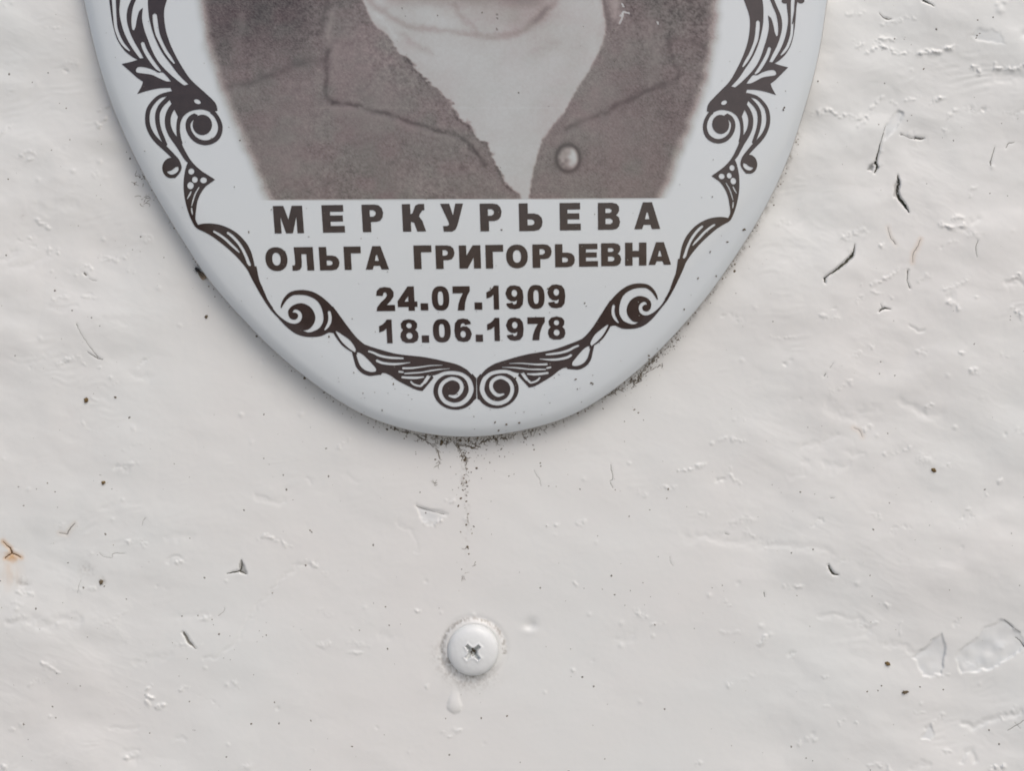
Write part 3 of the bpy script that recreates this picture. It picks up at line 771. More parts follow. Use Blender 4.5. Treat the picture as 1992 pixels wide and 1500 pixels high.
ink_shape("scroll_border", DARK, LIGHT, m_ink, 0.7, 11)
Hm = [-0.9778419067559695, 0.03451048884592752, 1726.013288898495, -0.011478880332617791, 0.9017415627736867, 18.415249725600834, -9.43805759415356e-05, -1.2426637132842422e-06]
def mirror(p):
    p = np.asarray(p, float); w = Hm[6] * p[:, 0] + Hm[7] * p[:, 1] + 1
    return np.stack([(Hm[0] * p[:, 0] + Hm[1] * p[:, 1] + Hm[2]) / w, (Hm[3] * p[:, 0] + Hm[4] * p[:, 1] + Hm[5]) / w], 1)
ink_shape("scroll_border", [mirror(p) for p in DARK], [mirror(p) for p in LIGHT], m_ink, 0.7, 11)
for cx, cy in [(1245, 5), (1448, 3)]:
    q = np.array(R1([(x, y) for x, y in ellipse(cx, cy, 46, 34)]))
    ink_shape("bud", [q], [], m_ink, 0.75)
ink_shape("bud_stem", [strk(R1, [(1400,-40),(1385,60),(1362,180),(1340,300)], [26,20,18,14], 6.64)], [], m_ink, 0.8)

# ---- lettering
def rnd(p): return catmull([(x, y) for x, y in p], 4, True)
G = {
 'М': ([[(0,0),(.36,0),(.5,.50),(.64,0),(1,0),(1,1),(.775,1),(.775,.40),(.62,1),(.385,1),(.235,.40),(.235,1),(0,1)]], []),
 'Е': ([[(0,0),(.98,0),(.98,.24),(.37,.24),(.37,.38),(.94,.38),(.94,.60),(.37,.60),(.37,.76),(1,.76),(1,1),(0,1)]], []),
 'Р': ([[(0,0),(.6,0),(.8,.03),(.94,.13),(1,.3),(.96,.47),(.84,.59),(.65,.63),(.4,.63),(.4,1),(0,1)]], [[(.37,.2),(.53,.2),(.63,.25),(.65,.32),(.62,.39),(.52,.44),(.37,.44)]]),
 'К': ([[(0,0),(.36,0),(.36,.37),(.45,.33),(.5,.22),(.58,.06),(.72,0),(.97,0),(.97,.22),(.87,.24),(.8,.32),(.72,.45),(.86,.62),(1,1),(.62,1),(.5,.68),(.36,.64),(.36,1),(0,1)]], []),
 'У': ([[(0,0),(.4,0),(.54,.42),(.66,0),(1,0),(.72,.78),(.63,.93),(.48,1),(.12,1),(.09,.8),(.28,.8),(.36,.75),(.33,.64)]], []),
 'Ь': ([[(0,0),(.38,0),(.38,.37),(.64,.37),(.83,.41),(.96,.52),(1,.68),(.96,.84),(.84,.96),(.62,1),(0,1)]], [[(.36,.58),(.54,.58),(.64,.63),(.65,.7),(.62,.76),(.54,.79),(.36,.79)]]),
 'В': ([[(0,0),(.64,0),(.84,.04),(.95,.14),(.96,.29),(.9,.40),(.82,.46),(.95,.55),(1,.72),(.95,.88),(.84,.97),(.66,1),(0,1)]], [[(.34,.21),(.53,.21),(.62,.26),(.62,.33),(.53,.38),(.34,.38)],[(.34,.58),(.56,.58),(.66,.64),(.66,.73),(.56,.79),(.34,.79)]]),
 'А': ([[(.33,0),(.68,0),(1,1),(.68,1),(.62,.84),(.36,.84),(.3,1),(0,1)]], [[(.47,.38),(.52,.38),(.585,.63),(.41,.63)]]),
 'О': ([ellipse(.5,.5,.5,.5,0,28,2.2)], [ellipse(.5,.5,.19,.27,0,20,2.2)]),
 'Л': ([[(.12,0),(1,0),(1,1),(.68,1),(.68,.3),(.45,.3),(.45,.62),(.43,.85),(.34,.96),(.18,1),(0,1),(0,.78),(.1,.78),(.14,.7),(.14,.4)]], []),
 'Г': ([[(0,0),(1,0),(1,.29),(.41,.29),(.41,1),(0,1)]], []),
 'И': ([[(0,0),(.34,0),(.34,.44),(.64,0),(1,0),(1,1),(.67,1),(.67,.53),(.38,1),(0,1)]], []),
 'Н': ([[(0,0),(.35,0),(.35,.36),(.65,.36),(.65,0),(1,0),(1,1),(.65,1),(.65,.63),(.35,.63),(.35,1),(0,1)]], []),
 '2': ([[(.02,.36),(.06,.17),(.22,.04),(.5,0),(.8,.04),(.96,.2),(.95,.4),(.8,.56),(.56,.75),(1,.75),(1,1),(0,1),(.05,.83),(.25,.64),(.5,.47),(.6,.36),(.58,.26),(.5,.22),(.42,.25),(.37,.37)]], []),
 '4': ([[(.54,0),(.86,0),(.86,.62),(1,.62),(1,.84),(.86,.84),(.86,1),(.54,1),(.54,.84),(0,.84),(0,.6)]], [[(.55,.40),(.55,.62),(.35,.62)]]),
 '.': ([[(0,0),(1,0),(1,1),(0,1)]], []),
 '0': ([ellipse(.5,.5,.5,.5,0,28,2.5)], [ellipse(.5,.5,.155,.29,0,20,2.8)]),
 '7': ([[(0,0),(1,0),(1,.2),(.84,.4),(.71,.68),(.66,1),(.26,1),(.31,.75),(.43,.5),(.6,.29),(0,.29)]], []),
 '1': ([[(.62,0),(1,0),(1,1),(.57,1),(.57,.38),(.35,.48),(0,.54),(0,.28),(.3,.2),(.5,.1)]], []),
 '9': ([[(.5,0),(.8,.05),(.96,.22),(1,.5),(.95,.8),(.78,.96),(.5,1),(.22,.97),(.07,.86),(.03,.76),(.38,.72),(.42,.79),(.5,.8),(.6,.76),(.64,.62),(.5,.67),(.28,.66),(.1,.55),(0,.34),(.1,.12),(.26,.02)]], [ellipse(.5,.33,.155,.145)]),
 '8': ([[(.5,0),(.8,.05),(.95,.18),(.94,.35),(.84,.455),(.97,.57),(1,.75),(.92,.91),(.7,1),(.3,1),(.08,.91),(0,.75),(.03,.57),(.16,.455),(.06,.35),(.05,.18),(.2,.05)]], [ellipse(.5,.27,.15,.115),ellipse(.5,.7,.17,.135)]),
}
G['6'] = ([[(1 - x, 1 - y) for x, y in G['9'][0][0]]], [ellipse(.5,.67,.155,.145)])

def put(ch, x0, x1, y0, y1):
    sh = 0.075 * max(0.0, 1 - (x0 - 530) / 700) * (y1 - y0)
    tilt = -0.012 * (x1 - x0) if ch != '.' else 0
    def tr(p):
        p = np.asarray(p, float)
        wdt = x1 - x0 - sh
        return np.stack([x0 + p[:, 0] * wdt + p[:, 1] * sh, y0 + p[:, 1] * (y1 - y0) + tilt * (p[:, 0] - .5)], 1)
    d, l = G[ch]
    name = 'full_stop' if ch == '.' else 'digit' if ch.isdigit() else 'letter'
    ink_shape(name, [tr(p) for p in d], [tr(p) for p in l], m_ink, 0.7)

for ch, x0, x1, y0, y1 in [('М',530.5,591.6,400,453.5),('Е',625,671.5,398.5,452),('Р',703,747.5,397.5,451),('К',781.5,829,396.5,450),('У',856,903,395.7,450),('Р',933,977,395.5,449.4),('Ь',1009,1056,395,449),('Е',1088.5,1130,394.3,447.6),('В',1163,1206.5,394,446.5),('А',1234,1284.5,393,445.3),
    ('О',514.5,561,480.5,527),('Л',566,611.6,480.4,526),('Ь',619.7,661.4,480,525.5),('Г',668,704,479.3,524.6),('А',709,757,478.4,524),('Г',804,841,477,523),('Р',846.7,885.5,477,522.7),('И',892.4,936,477,522),('Г',944,980,476,522),('О',984,1027.4,475.4,521.6),('Р',1035.4,1074,475,520.6),('Ь',1079.4,1118.7,474.5,519.4),('Е',1126,1163.5,473.7,518.4),('В',1169.3,1208.7,472.7,517.4),('Н',1216,1257.7,471.6,516.4),('А',1261.7,1305.5,470.8,514.8),
    ('2',730,769,558,605),('4',772,812.7,557,604.5),('.',818,833.4,589.8,603.6),('0',839,875,556.4,604),('7',880,915.4,556.6,603.6),('.',923,938.4,588.2,602.2),('1',945.6,971.3,555.4,602),('9',982.7,1019,554.8,601.4),('0',1025.8,1060,554,600.8),('9',1064.5,1100.2,553,599.4),
    ('1',736.4,764,621.6,667.8),('8',777.3,815,620.8,667),('.',820.3,835.2,652.4,666.4),('0',841.2,877.8,620.4,666),('6',883,918.6,619.4,665.2),('.',925.2,939.9,650.8,664.8),('1',947,972.8,618.2,663.4),('9',983.9,1019.4,617.4,662.8),('7',1025.8,1060.7,617,661.8),('8',1065.4,1100.2,615.4,660.4)]:
    put(ch, x0, x1, y0, y1)

# ---- printed portrait (only coat and scarf are in view)
px = np.arange(360, 1424, 2.0); py = np.arange(-130, 390.5, 2.0)
PXg, PYg = np.meshgrid(px, py)
def n2(sx, sy, sd, o=3): return fbm(PXg / sx, PYg / sy, sd, o)
K = 0.775 + 0.022 * n2(90, 70, 1) + 0.022 * n2(14, 12, 2) + 0.068 * vnoise(PXg / 4.4, PYg / 4.4, 3) * np.clip(.6 + vnoise(PXg / 120, PYg / 90, 2), .2, 1.2)
K += 0.13 * sstep(190, 0, PYg) * sstep(760, 560, PXg) + 0.06 * sstep(120, -20, PYg) * sstep(1180, 1260, PXg) + .05 * sstep(1120, 1260, PXg)
K -= 0.05 * np.exp(-0.5 * (((PXg - 690) / 70) ** 2 + ((PYg - 110) / 80) ** 2))
K += RNG.normal(0, 0.036, K.shape)
K += 0.03 * (np.arange(len(py)) % 2)[:, None] * np.clip(vnoise(PXg / 60, PYg / 60, 1), 0, 1)
jx = PXg + 2.2 * vnoise(PXg / 12, PYg / 12, 4) + 1.5 * vnoise(PXg / 4, PYg / 4, 6); jy = PYg + 2.2 * vnoise(PXg / 12, PYg / 12, 5) + 1.5 * vnoise(PXg / 4, PYg / 4, 7)
def line(pts, w, k, soft=1.0):
    global K
    d, ww = seg_dist(jx, jy, catmull(pts, 5), None)
    m = np.exp(-0.5 * (d / (w / 1.7)) ** 2) * soft * np.clip(.82 + .35 * vnoise(PXg / 16, PYg / 16, 1) + .2 * vnoise(PXg / 5, PYg / 5, 2), 0, 1)
    K = K * (1 - m) + k * m
line([(690,225),(720,290),(760,390)], 46, .80, .45); line([(540,240),(560,310),(600,390)], 60, .70, .4); line([(660,40),(690,120),(760,210)], 50, .70, .4)
line([(860,290),(900,350),(930,390)], 40, .79, .35); line([(1200,250),(1230,320),(1240,390)], 60, .76, .35); line([(1262,30),(1275,100),(1268,150)], 22, .72, .5)
line([(1225,60),(1215,140),(1160,210)], 30, .75, .4); line([(1120,225),(1170,170)], 14, .68, .3)
line([(425,176),(438,170),(477,162),(517,149),(548,138),(574,125),(600,119),(629,117)], 9, .90, .8)
line([(642,-130),(640,-30),(637,0),(629,26),(626,60)], 7, .92, .55)
line([(640,84),(634,117),(637,146),(633,183),(650,201)], 7, .93, .85)
line([(644,25),(638,86)], 9, .62, .6); line([(655,90),(650,150)], 8, .66, .6)
line([(650,201),(684,202),(723,214),(778,230),(817,243),(880,261),(899,269),(915,282),(931,300),(943,319)], 6, .97, .95)
line([(648,212),(700,216),(780,240),(880,271)], 10, .68, .5)
line([(1101,251),(1135,235),(1177,217),(1205,201),(1250,180),(1279,167),(1310,157),(1320,138),(1312,123),(1305,104),(1302,76)], 7, .95, .85)
line([(1305,76),(1330,79),(1357,84),(1378,97)], 8, .92, .75)
line([(1185,180),(1120,250),(1090,270)], 12, .66, .3)
line([(470,30),(466,110)], 10, .72, .4)
# scarf
ZS = lambda p: [(680 + x / 3.83, y / 3.83) for x, y in p]
left = [(700,-130),(706,0),(727,47),(756,70),(779,104),(797,117),(818,141),(850,172),(868,193),(889,211),(894,227),(917,243),(930,269),(944,274),(959,300),(965,316),(975,339),(991,363),(1012,376),(1017,400)]
right = [(1027,400),(1032,360),(1038,329),(1048,290),(1056,271),(1074,245),(1098,217),(1124,170),(1150,130),(1168,94),(1178,65),(1178,39),(1172,0),(1165,-130)]
sp = np.array(left + right, float)
jag = 3.8 * fbm(PXg / 9, PYg / 7, 6, 2) * sstep(1100, 960, PXg + (PYg - 200) * .2) * sstep(60, 130, PYg) + 1.2 * vnoise(PXg / 6, PYg / 6, 1)
dS, _ = seg_dist(PXg, PYg, sp)
sS = np.where(in_poly(PXg, PYg, sp), dS, -dS) + jag
mS = sstep(-3.2, 3.2, sS)
KS = 0.325 + 0.02 * n2(40, 30, 3) + 0.012 * RNG.normal(0, 1, K.shape) + .02 * vnoise(PXg / 5, PYg / 5, 2)
def fold(pts, w, dk):
    global KS
    d, _ = seg_dist(jx, jy, catmull(pts, 5)); KS = KS + dk * np.exp(-0.5 * (d / w) ** 2)
fold([(712,-10),(727,8),(758,29),(797,50),(842,56),(915,65),(967,70),(1006,63),(1032,47),(1058,23),(1082,0)], 5, .16)
fold([(735,45),(800,110),(870,190)], 9, .035); fold([(1130,60),(1110,150),(1060,240)], 22, .04); fold([(900,90),(960,170),(1000,280)], 30, -.03)
fold([(884,10),(900,34),(928,57)], 5, .10); fold([(784,65),(805,86),(839,102)], 5, .10); fold([(1040,104),(1058,92),(1080,82)], 10, .07)
fold([(735,30),(770,72)], 4, -.08); fold([(830,28),(865,46)], 14, -.06); fold([(1045,40),(1062,20)], 7, .10); fold([(1178,30),(1165,90)], 6, .05)
KS += .10 * sstep(120, 0, PYg) * sstep(960, 1010, PXg) * sstep(1120, 1040, PXg)
KS += .20 * sstep(24, -6, PYg) * sstep(1085, 1040, PXg) * sstep(735, 770, PXg) + .14 * np.exp(-0.5 * (((PXg - 985) / 75) ** 2 + ((PYg - 22) / 34) ** 2))
K = K * (1 - mS) + KS * mS
line([(1174,-60),(1174,0),(1179,26),(1186,52)], 6, .9, .85)
line([(1192,-10),(1196,14),(1200,30)], 14, .5, .75)
d, _ = seg_dist(jx, jy, np.array(left[4:-1])); dkm = np.exp(-0.5 * ((d - 3) / 3) ** 2) * (1 - mS) * np.clip(.3 + vnoise(PXg / 18, PYg / 18, 3), 0, 1)
K += .12 * dkm
# button
bd = np.hypot((PXg - 1105) / 21.5, (PYg - 307) / 24.5)
mB = sstep(1.06, .92, bd)
KB = .66 + .12 * vnoise(PXg / 7, PYg / 7, 2) - .38 * np.exp(-0.5 * (((PXg - 1117) / 5.5) ** 2 + ((PYg - 307) / 15) ** 2)) - .12 * sstep(1098, 1112, PXg)
K = K * (1 - mB) + KB * mB
mR = np.exp(-0.5 * ((bd - 1.05) / .17) ** 2); K = K * (1 - mR * .9) + .96 * mR * .9
# white scratches, dark specks
def scratch(pts, w, k):
    global K
    d, _ = seg_dist(PXg, PYg, np.array(pts)); m = sstep(w, w * .3, d); K = K * (1 - m) + k * m
for p in [[(1210,6),(1213,12)],[(1207,30),(1213,22),(1210,35),(1205,45)],[(1213,22),(1224,25)],[(1279,42),(1280,46)]]: scratch(p, 2.0, .18)
for p in [[(967,27),(967,28)],[(967,34),(968,35)],[(966,55),(967,57)],[(1177,312),(1177,313)],[(907,377),(908,378)]]: scratch(p, 2.2, .85)
K += -.035 * np.exp(-0.5 * ((PYg - 209) / 1.3) ** 2) * sstep(540, 620, PXg) * sstep(1120, 1050, PXg)
K = np.maximum(K, .8 * np.exp(-0.5 * ((PYg - 218 - (PXg - 1330) * .05) / 1.2) ** 2) * (PXg > 1315) * (PXg < 1357))
# soft sides, sharp foot
lx = np.interp(py, [-130,0,100,200,300,385], [372,390,407,440,484,521]); rx = np.interp(py, [-130,0,100,150,200,250,300,350,385], [1412,1396,1386,1376,1360,1341,1320,1302,1286])
wob = 3 * vnoise(PXg / 20, PYg / 20, 2)
fade = sstep(-19, 19, PXg - lx[:, None] + wob) * sstep(-19, 19, rx[:, None] - PXg + wob)
fade *= sstep(1.2, -1.2, PYg - (388.5 - (PXg - 530) / 760 * 3.2))
K = np.clip(K, 0, 1) * fade
K = np.where(fade > .02, K + (fade > .3) * (fade < .85) * RNG.normal(0, .03, K.shape), K)
K = np.clip(K, 0, 1)[..., None]
hue = (0.62 + .38 * np.clip(n2(40, 30, 7, 2) * 1.1, -1, 1))[..., None]
deep = np.array([0.034, 0.021, 0.021]) * hue + np.array([0.027, 0.025, 0.023]) * (1 - hue)
tintmid = 1 + (np.array([.045, -.02, -.012]) * hue + np.array([-.02, .012, -.02]) * (1 - hue) + np.array([0.08, -0.05, -0.08])) * sstep(0.2, .65, K) + np.array([.012, .0, -.03]) * sstep(.08, .25, K)
PRN = (np.array(ENAMEL) * (1 - K) + deep * K) * tintmid
PW = W(PXg.ravel(), PYg.ravel(), dome(PXg, PYg) + 0.10 + .35 * fade.ravel())
ii = np.arange(PXg.size).reshape(PXg.shape)
pq = np.stack([ii[:-1, :-1], ii[1:, :-1], ii[1:, 1:], ii[:-1, 1:]], -1).reshape(-1, 4)
fk = fade > .004
kq = (fk[:-1, :-1] | fk[1:, :-1] | fk[1:, 1:] | fk[:-1, 1:]).ravel()
pq = pq[kq]
used, inv = np.unique(pq, return_inverse=True)
pp = part("portrait_print", PW[used], inv.reshape(-1, 4), m_photo)
tag(pp, "sepia photograph print of a person in a buttoned jacket and pale scarf")
color_attr(pp.data, 'print', PRN.reshape(-1, 3)[used])

# ------------------------------------------------------------------ specks, threads, crumbs
def speck_mesh(cx, cy, r, hfun, asp=None, rot=None):
    n = len(cx); k = 7
    asp = np.ones(n) if asp is None else asp; rot = RNG.uniform(0, np.pi, n)
    a = np.linspace(0, 2 * np.pi, k, endpoint=False)
    rr = r[:, None] * RNG.uniform(.7, 1.25, (n, k))
    ex = rr * np.cos(a) * asp[:, None]; ey = rr * np.sin(a) / asp[:, None]
    vx = cx[:, None] + ex * np.cos(rot)[:, None] - ey * np.sin(rot)[:, None]
    vy = cy[:, None] + ex * np.sin(rot)[:, None] + ey * np.cos(rot)[:, None]
    VX = np.concatenate([vx, cx[:, None]], 1); VY = np.concatenate([vy, cy[:, None]], 1)
    hb = hfun(VX.ravel(), VY.ravel()).reshape(VX.shape)
    hb[:, :k] += 0.05; hb[:, k] += 0.35 + 0.55 * r
    P = W(VX.ravel(), VY.ravel(), hb.ravel())
    base = (np.arange(n) * (k + 1))[:, None, None]
    i = np.arange(k)
    f = np.stack([np.full(k, k), (i + 1) % k, i], 1)[None] + base
    return P, f.reshape(-1, 3)

def free_of_plaque(x, y, m=1.5):
    return ~in_poly(x, y, OUT + (OUT - PC) / np.linalg.norm(OUT - PC, axis=1)[:, None] * m)

# fine fly-specks all over the wall
n = 1250
cx = RNG.uniform(-40, 2030, n); cy = RNG.uniform(-40, 1540, n)
dens = .42 + .5 * np.exp(-0.5 * (((cx - 950) / 230) ** 2 + ((cy - 930) / 110) ** 2)) + .2 * (cx < 420)
k = free_of_plaque(cx, cy) & (RNG.random(n) < dens) & (np.hypot(cx - SX, cy - SY) > 62)
cx, cy = cx[k], cy[k]
r = .55 + RNG.exponential(.45, len(cx)); r = np.minimum(r, 2.2)
P, F = speck_mesh(cx, cy, r, wall_at, RNG.uniform(.85, 1.3, len(cx)))
tag(add_obj("dust_specks", new_mesh("dust_specks", P, F, False), m_speck), "fine grey specks of dirt scattered over the white wall", "dirt", None, 'stuff')

# black grime under the foot and along the lower right edge of the plaque
gxs = []; gys = []; grs = []
bi = OUT[(OUT[:, 1] > 250)]
for _ in range(620):
    p = bi[RNG.integers(len(bi))]
    pr = .95 if (p[0] > 700 and p[1] > 600) else .25 if p[0] < 700 else .7
    if RNG.random() > pr: continue
    o = (p - PC) / np.linalg.norm(p - PC); d = RNG.exponential(4.5) + .8
    gxs.append(p[0] + o[0] * d); gys.append(p[1] + o[1] * d); grs.append(.45 + RNG.exponential(.4))
for _ in range(130):
    a = RNG.normal(0, 1); d = RNG.exponential(17)
    gxs.append(915 + a * (55 + d * .15)); gys.append(853 + d + abs(a) * -7); grs.append(.4 + RNG.exponential(.38))
for _ in range(42):
    gxs.append(905 + RNG.normal(0, 7)); gys.append(880 + RNG.exponential(90)); grs.append(.6 + RNG.exponential(.6))
for _ in range(150):
    t_ = RNG.uniform(0, 1); gxs.append(1215 + t_ * 110 + RNG.normal(0, 3) - 0); gys.append(752 - t_ * 105 + RNG.exponential(7)); grs.append(.45 + RNG.exponential(.42))
for x, y, rr in [(1050,845,2.4),(1037,866,2),(1039,875,2.2),(1051,901,2.1),(1052,907,2.3),(898,941,2.4),(905,952,2),(907,964,1.8),(911,1000,2),(912,1078,2.4),(893,856,2.6),(906,866,2.6),(1234,797,2.6),(1242,803,2.2),(1173,795,2),(1144,795,2),(1300,952,2.6),(1297,970,1.8),(1224,1005,2),
                 (406,557,2),(418,577,1.8),(603,1032,2.4),(530,1154,2),(518,1236,2),(750,1181,2),(757,1217,2.2),(754,1263,2.2),(986,1394,2.6),(936,1398,2.4),(605,1403,2),(685,1453,2.2),(489,1409,2.8),(534,1367,2),
                 (92,940,2),(107,957,1.8),(46,984,2.2),(225,773,2.4),(16,348,2),(129,210,1.8),(136,271,1.6),(1687,1346,2.2),(1835,1342,2.2),(1790,1337,2.4),(1708,1344,1.8),(1715,1335,2.2),(1924,1421,2.2),(1902,38,2.2),(1901,68,2.4),(1906,64,2),(1899,73,1.8),(1797,133,2.2)]:
    gxs.append(x); gys.append(y); grs.append(rr * .72)
gxs = np.array(gxs); gys = np.array(gys); grs = np.minimum(np.array(grs), 2.8)
k = free_of_plaque(gxs, gys, .6)
P, F = speck_mesh(gxs[k], gys[k], grs[k], wall_at, RNG.uniform(.8, 1.5, k.sum()))
tag(add_obj("grime_grains", new_mesh("grime_grains", P, F, False), m_dirt), "dark brown grains of grime collected under the foot and edge of the plaque", "grime", None, 'stuff')

# creeping threads of mould
TV = []; TF = []
def thread(x, y, a, nseg, w, turn=.7, bias=None):
    global TV, TF
    ps = [(x, y)]
    for _ in range(nseg):
        a += RNG.normal(0, turn)
        if bias is not None: a += .15 * math.sin(bias - a)
        l = RNG.uniform(2.0, 4.2)
        x += math.cos(a) * l; y += math.sin(a) * l
        ps.append((x, y))
    ps = np.array(ps)
    if not free_of_plaque(ps[:, 0], ps[:, 1], .3).all(): return
    tn = np.gradient(ps, axis=0); tn /= np.linalg.norm(tn, axis=1)[:, None] + 1e-9
    nr = np.stack([-tn[:, 1], tn[:, 0]], 1)
    ww = (w * np.linspace(1, .45, len(ps)) * RNG.uniform(.7, 1.3, len(ps)))[:, None]
    a_ = ps + nr * ww; b_ = ps - nr * ww
    hh = wall_at(ps[:, 0], ps[:, 1])
    b0 = len(TV)
    V = np.stack([W(a_[:, 0], a_[:, 1], hh + .1), W(ps[:, 0], ps[:, 1], hh + .25 + w * .9), W(b_[:, 0], b_[:, 1], hh + .1)], 1).reshape(-1, 3)
    TV += list(V)
    for i in range(len(ps) - 1):
        q = b0 + 3 * i
        TF += [(q, q + 3, q + 4, q + 1), (q + 1, q + 4, q + 5, q + 2)]
for _ in range(14): thread(905 + RNG.normal(0, 12), 862 + RNG.exponential(12), RNG.uniform(0, 6.28), RNG.integers(3, 9), RNG.uniform(.45, 1.0))
for _ in range(70):
    x = RNG.uniform(790, 1090); yb = np.interp(x, [740,826,905,982,1080], [822,845,852,846,822])
    thread(x, yb + RNG.exponential(5) + 2, RNG.uniform(0, 3.14), RNG.integers(2, 6), RNG.uniform(.4, .8))
def chain(pts, w, dens=1.2):
    q = catmull(pts, 6)
    for i in range(len(q) - 1):
        for _ in range(max(1, int(dens))):
            if RNG.random() > dens: continue
            d = q[i + 1] - q[i]
            thread(q[i, 0] + RNG.normal(0, 1), q[i, 1] + RNG.normal(0, 1), math.atan2(d[1], d[0]) + RNG.normal(0, .4), RNG.integers(2, 4), w * RNG.uniform(.6, 1.2), .4)
chain([(806,845),(820,853),(835,862),(848,870),(852,880)], .7)
chain([(882,862),(890,868),(897,877),(903,890),(908,900)], .8, .9)
chain([(914,870),(925,870),(940,860),(955,856),(975,853),(985,852)], .9, 1.2)
chain([(853,880),(855,895),(850,910)], .5, .7)
chain([(905,905),(907,930),(903,950),(906,975)], .38, .45)
chain([(1228,734),(1232,745),(1240,742),(1246,730),(1255,716),(1268,706),(1272,698)], .8, 1.2)
chain([(1232,748),(1250,730),(1270,716),(1290,708)], .6, 1)
chain([(1180,770),(1195,762),(1212,755)], .8, 1)
chain([(765,833),(780,838),(795,842)], .8, 1)
for x, y in [(272,352),(283,392),(278,388),(277,348)]:
    for _ in range(5): thread(x + RNG.normal(0, 6), y + RNG.normal(0, 4), RNG.uniform(0, 6.28), RNG.integers(2, 5), .5)
for pts in ([(905,1130),(903,1115)],[(924,1090),(926,1102)],[(899,1115),(898,1128)],[(908,1060),(906,1072)],[(910,1000),(909,1030)],[(840,945),(850,940),(838,938)]):
    chain(pts, .42, .45)
me = new_mesh("mould_threads", np.array(TV), np.array(TF), True)
tag(add_obj("mould_threads", me, m_dirt), "thin dark branching threads of mould creeping on the wall below the plaque", "mould", None, 'stuff')

# dust on the plaque itself
n = 900
cx = RNG.uniform(170, 1600, n); cy = RNG.uniform(-60, 850, n)
k = in_poly(cx, cy, PC + (OUT - PC) * .997) & (RNG.random(n) < (.25 + .55 * sstep(500, 820, cy)))
cx, cy = cx[k], cy[k]; r = np.minimum(.6 + RNG.exponential(.35, len(cx)), 1.7)
hplq = lambda x, y: dome(x, y) + .8
P, F = speck_mesh(cx, cy, r, hplq, RNG.uniform(.8, 1.5, len(cx)))
sp_ = part("dust_specks", P, F, m_speck, False); sp_['kind'] = 'stuff'
bx = np.array([1524,1526,1449,1446,484,1358,1331,1262,1263,1120,1150,1153,1003,1010,985,970,765,963,1066,640,1415.])
by = np.array([213,209,446,447,451,541,602,692,699,738,745,747,736,823,826,838,747,822,561,655,470.])
P, F = speck_mesh(bx, by, np.full(len(bx), 1.9), hplq, RNG.uniform(1, 1.5, len(bx)))
sp_ = part("dirt_marks", P, F, m_dirt, False); sp_['kind'] = 'stuff'

# crumbs large enough to point at
def crumb(x, y, rx, ry, rot, mat, label, hh=.8):
    bm_v = []; nlat, nlon = 6, 10
    r0 = math.radians(rot)
    base = float(wall_at(np.array([x]), np.array([y]))[0])
    for i in range(nlat + 1):
        th = math.pi * i / nlat
        for j in range(nlon):
            ph = 2 * math.pi * j / nlon
            q = RNG.uniform(.5, 1.35) if 0 < i < nlat else 1
            u = math.sin(th) * math.cos(ph) * rx * q; v = math.sin(th) * math.sin(ph) * ry * q; w = math.cos(th) * min(rx, ry) * hh * q
            bm_v.append((u * math.cos(r0) - v * math.sin(r0), -(w + min(rx, ry) * .45), -(u * math.sin(r0) + v * math.cos(r0))))
    f = [(i * nlon + j, (i + 1) * nlon + j, (i + 1) * nlon + (j + 1) % nlon, i * nlon + (j + 1) % nlon) for i in range(nlat) for j in range(nlon)]
    me = new_mesh("dirt_crumb", np.array(bm_v) * S, np.array(f), False)
    ob = add_obj("dirt_crumb", me, mat)
    ob.location = W(x, y, base)
    tag(ob, label, "crumb", "crumbs of dirt stuck to the wall")
crumb(168, 778.5, 4.2, 5.0, 20, m_brown, "tan crumb on the wall at the left, uppermost of the two tan ones")
crumb(201, 939, 4, 3.4, 0, m_brown, "round brown crumb stuck on the wall below the tan crumb at left")
crumb(401.5, 616, 3.0, 3.4, 30, m_dirt, "small dark crumb on the wall left of the plaque, below the insect")
crumb(858.5, 861.5, 3.4, 5.2, 15, m_dirt, "black pointed crumb just under the foot of the plaque")
crumb(1726, 1292, 5.6, 3.6, 30, m_brown, "brown crumb on the wall at lower right, left of the leaf-shaped paint peel")
crumb(1760, 1347, 6.6, 3.2, -10, m_dirt, "dark jagged crumb on the wall at lower right, below the leaf-shaped paint peel")
crumb(1817, 915.5, 5.4, 3.6, 35, m_brown, "pale brown crumb on the wall at far right, level with the mould below the plaque")
crumb(197, 1133, 3.6, 5.6, 5, m_dirt, "dark crumb in a paint chip at lower left of the wall")
crumb(224.5, 773, 2.6, 1.8, 0, m_dirt, "tiny dark crumb right of the tan crumb at left")

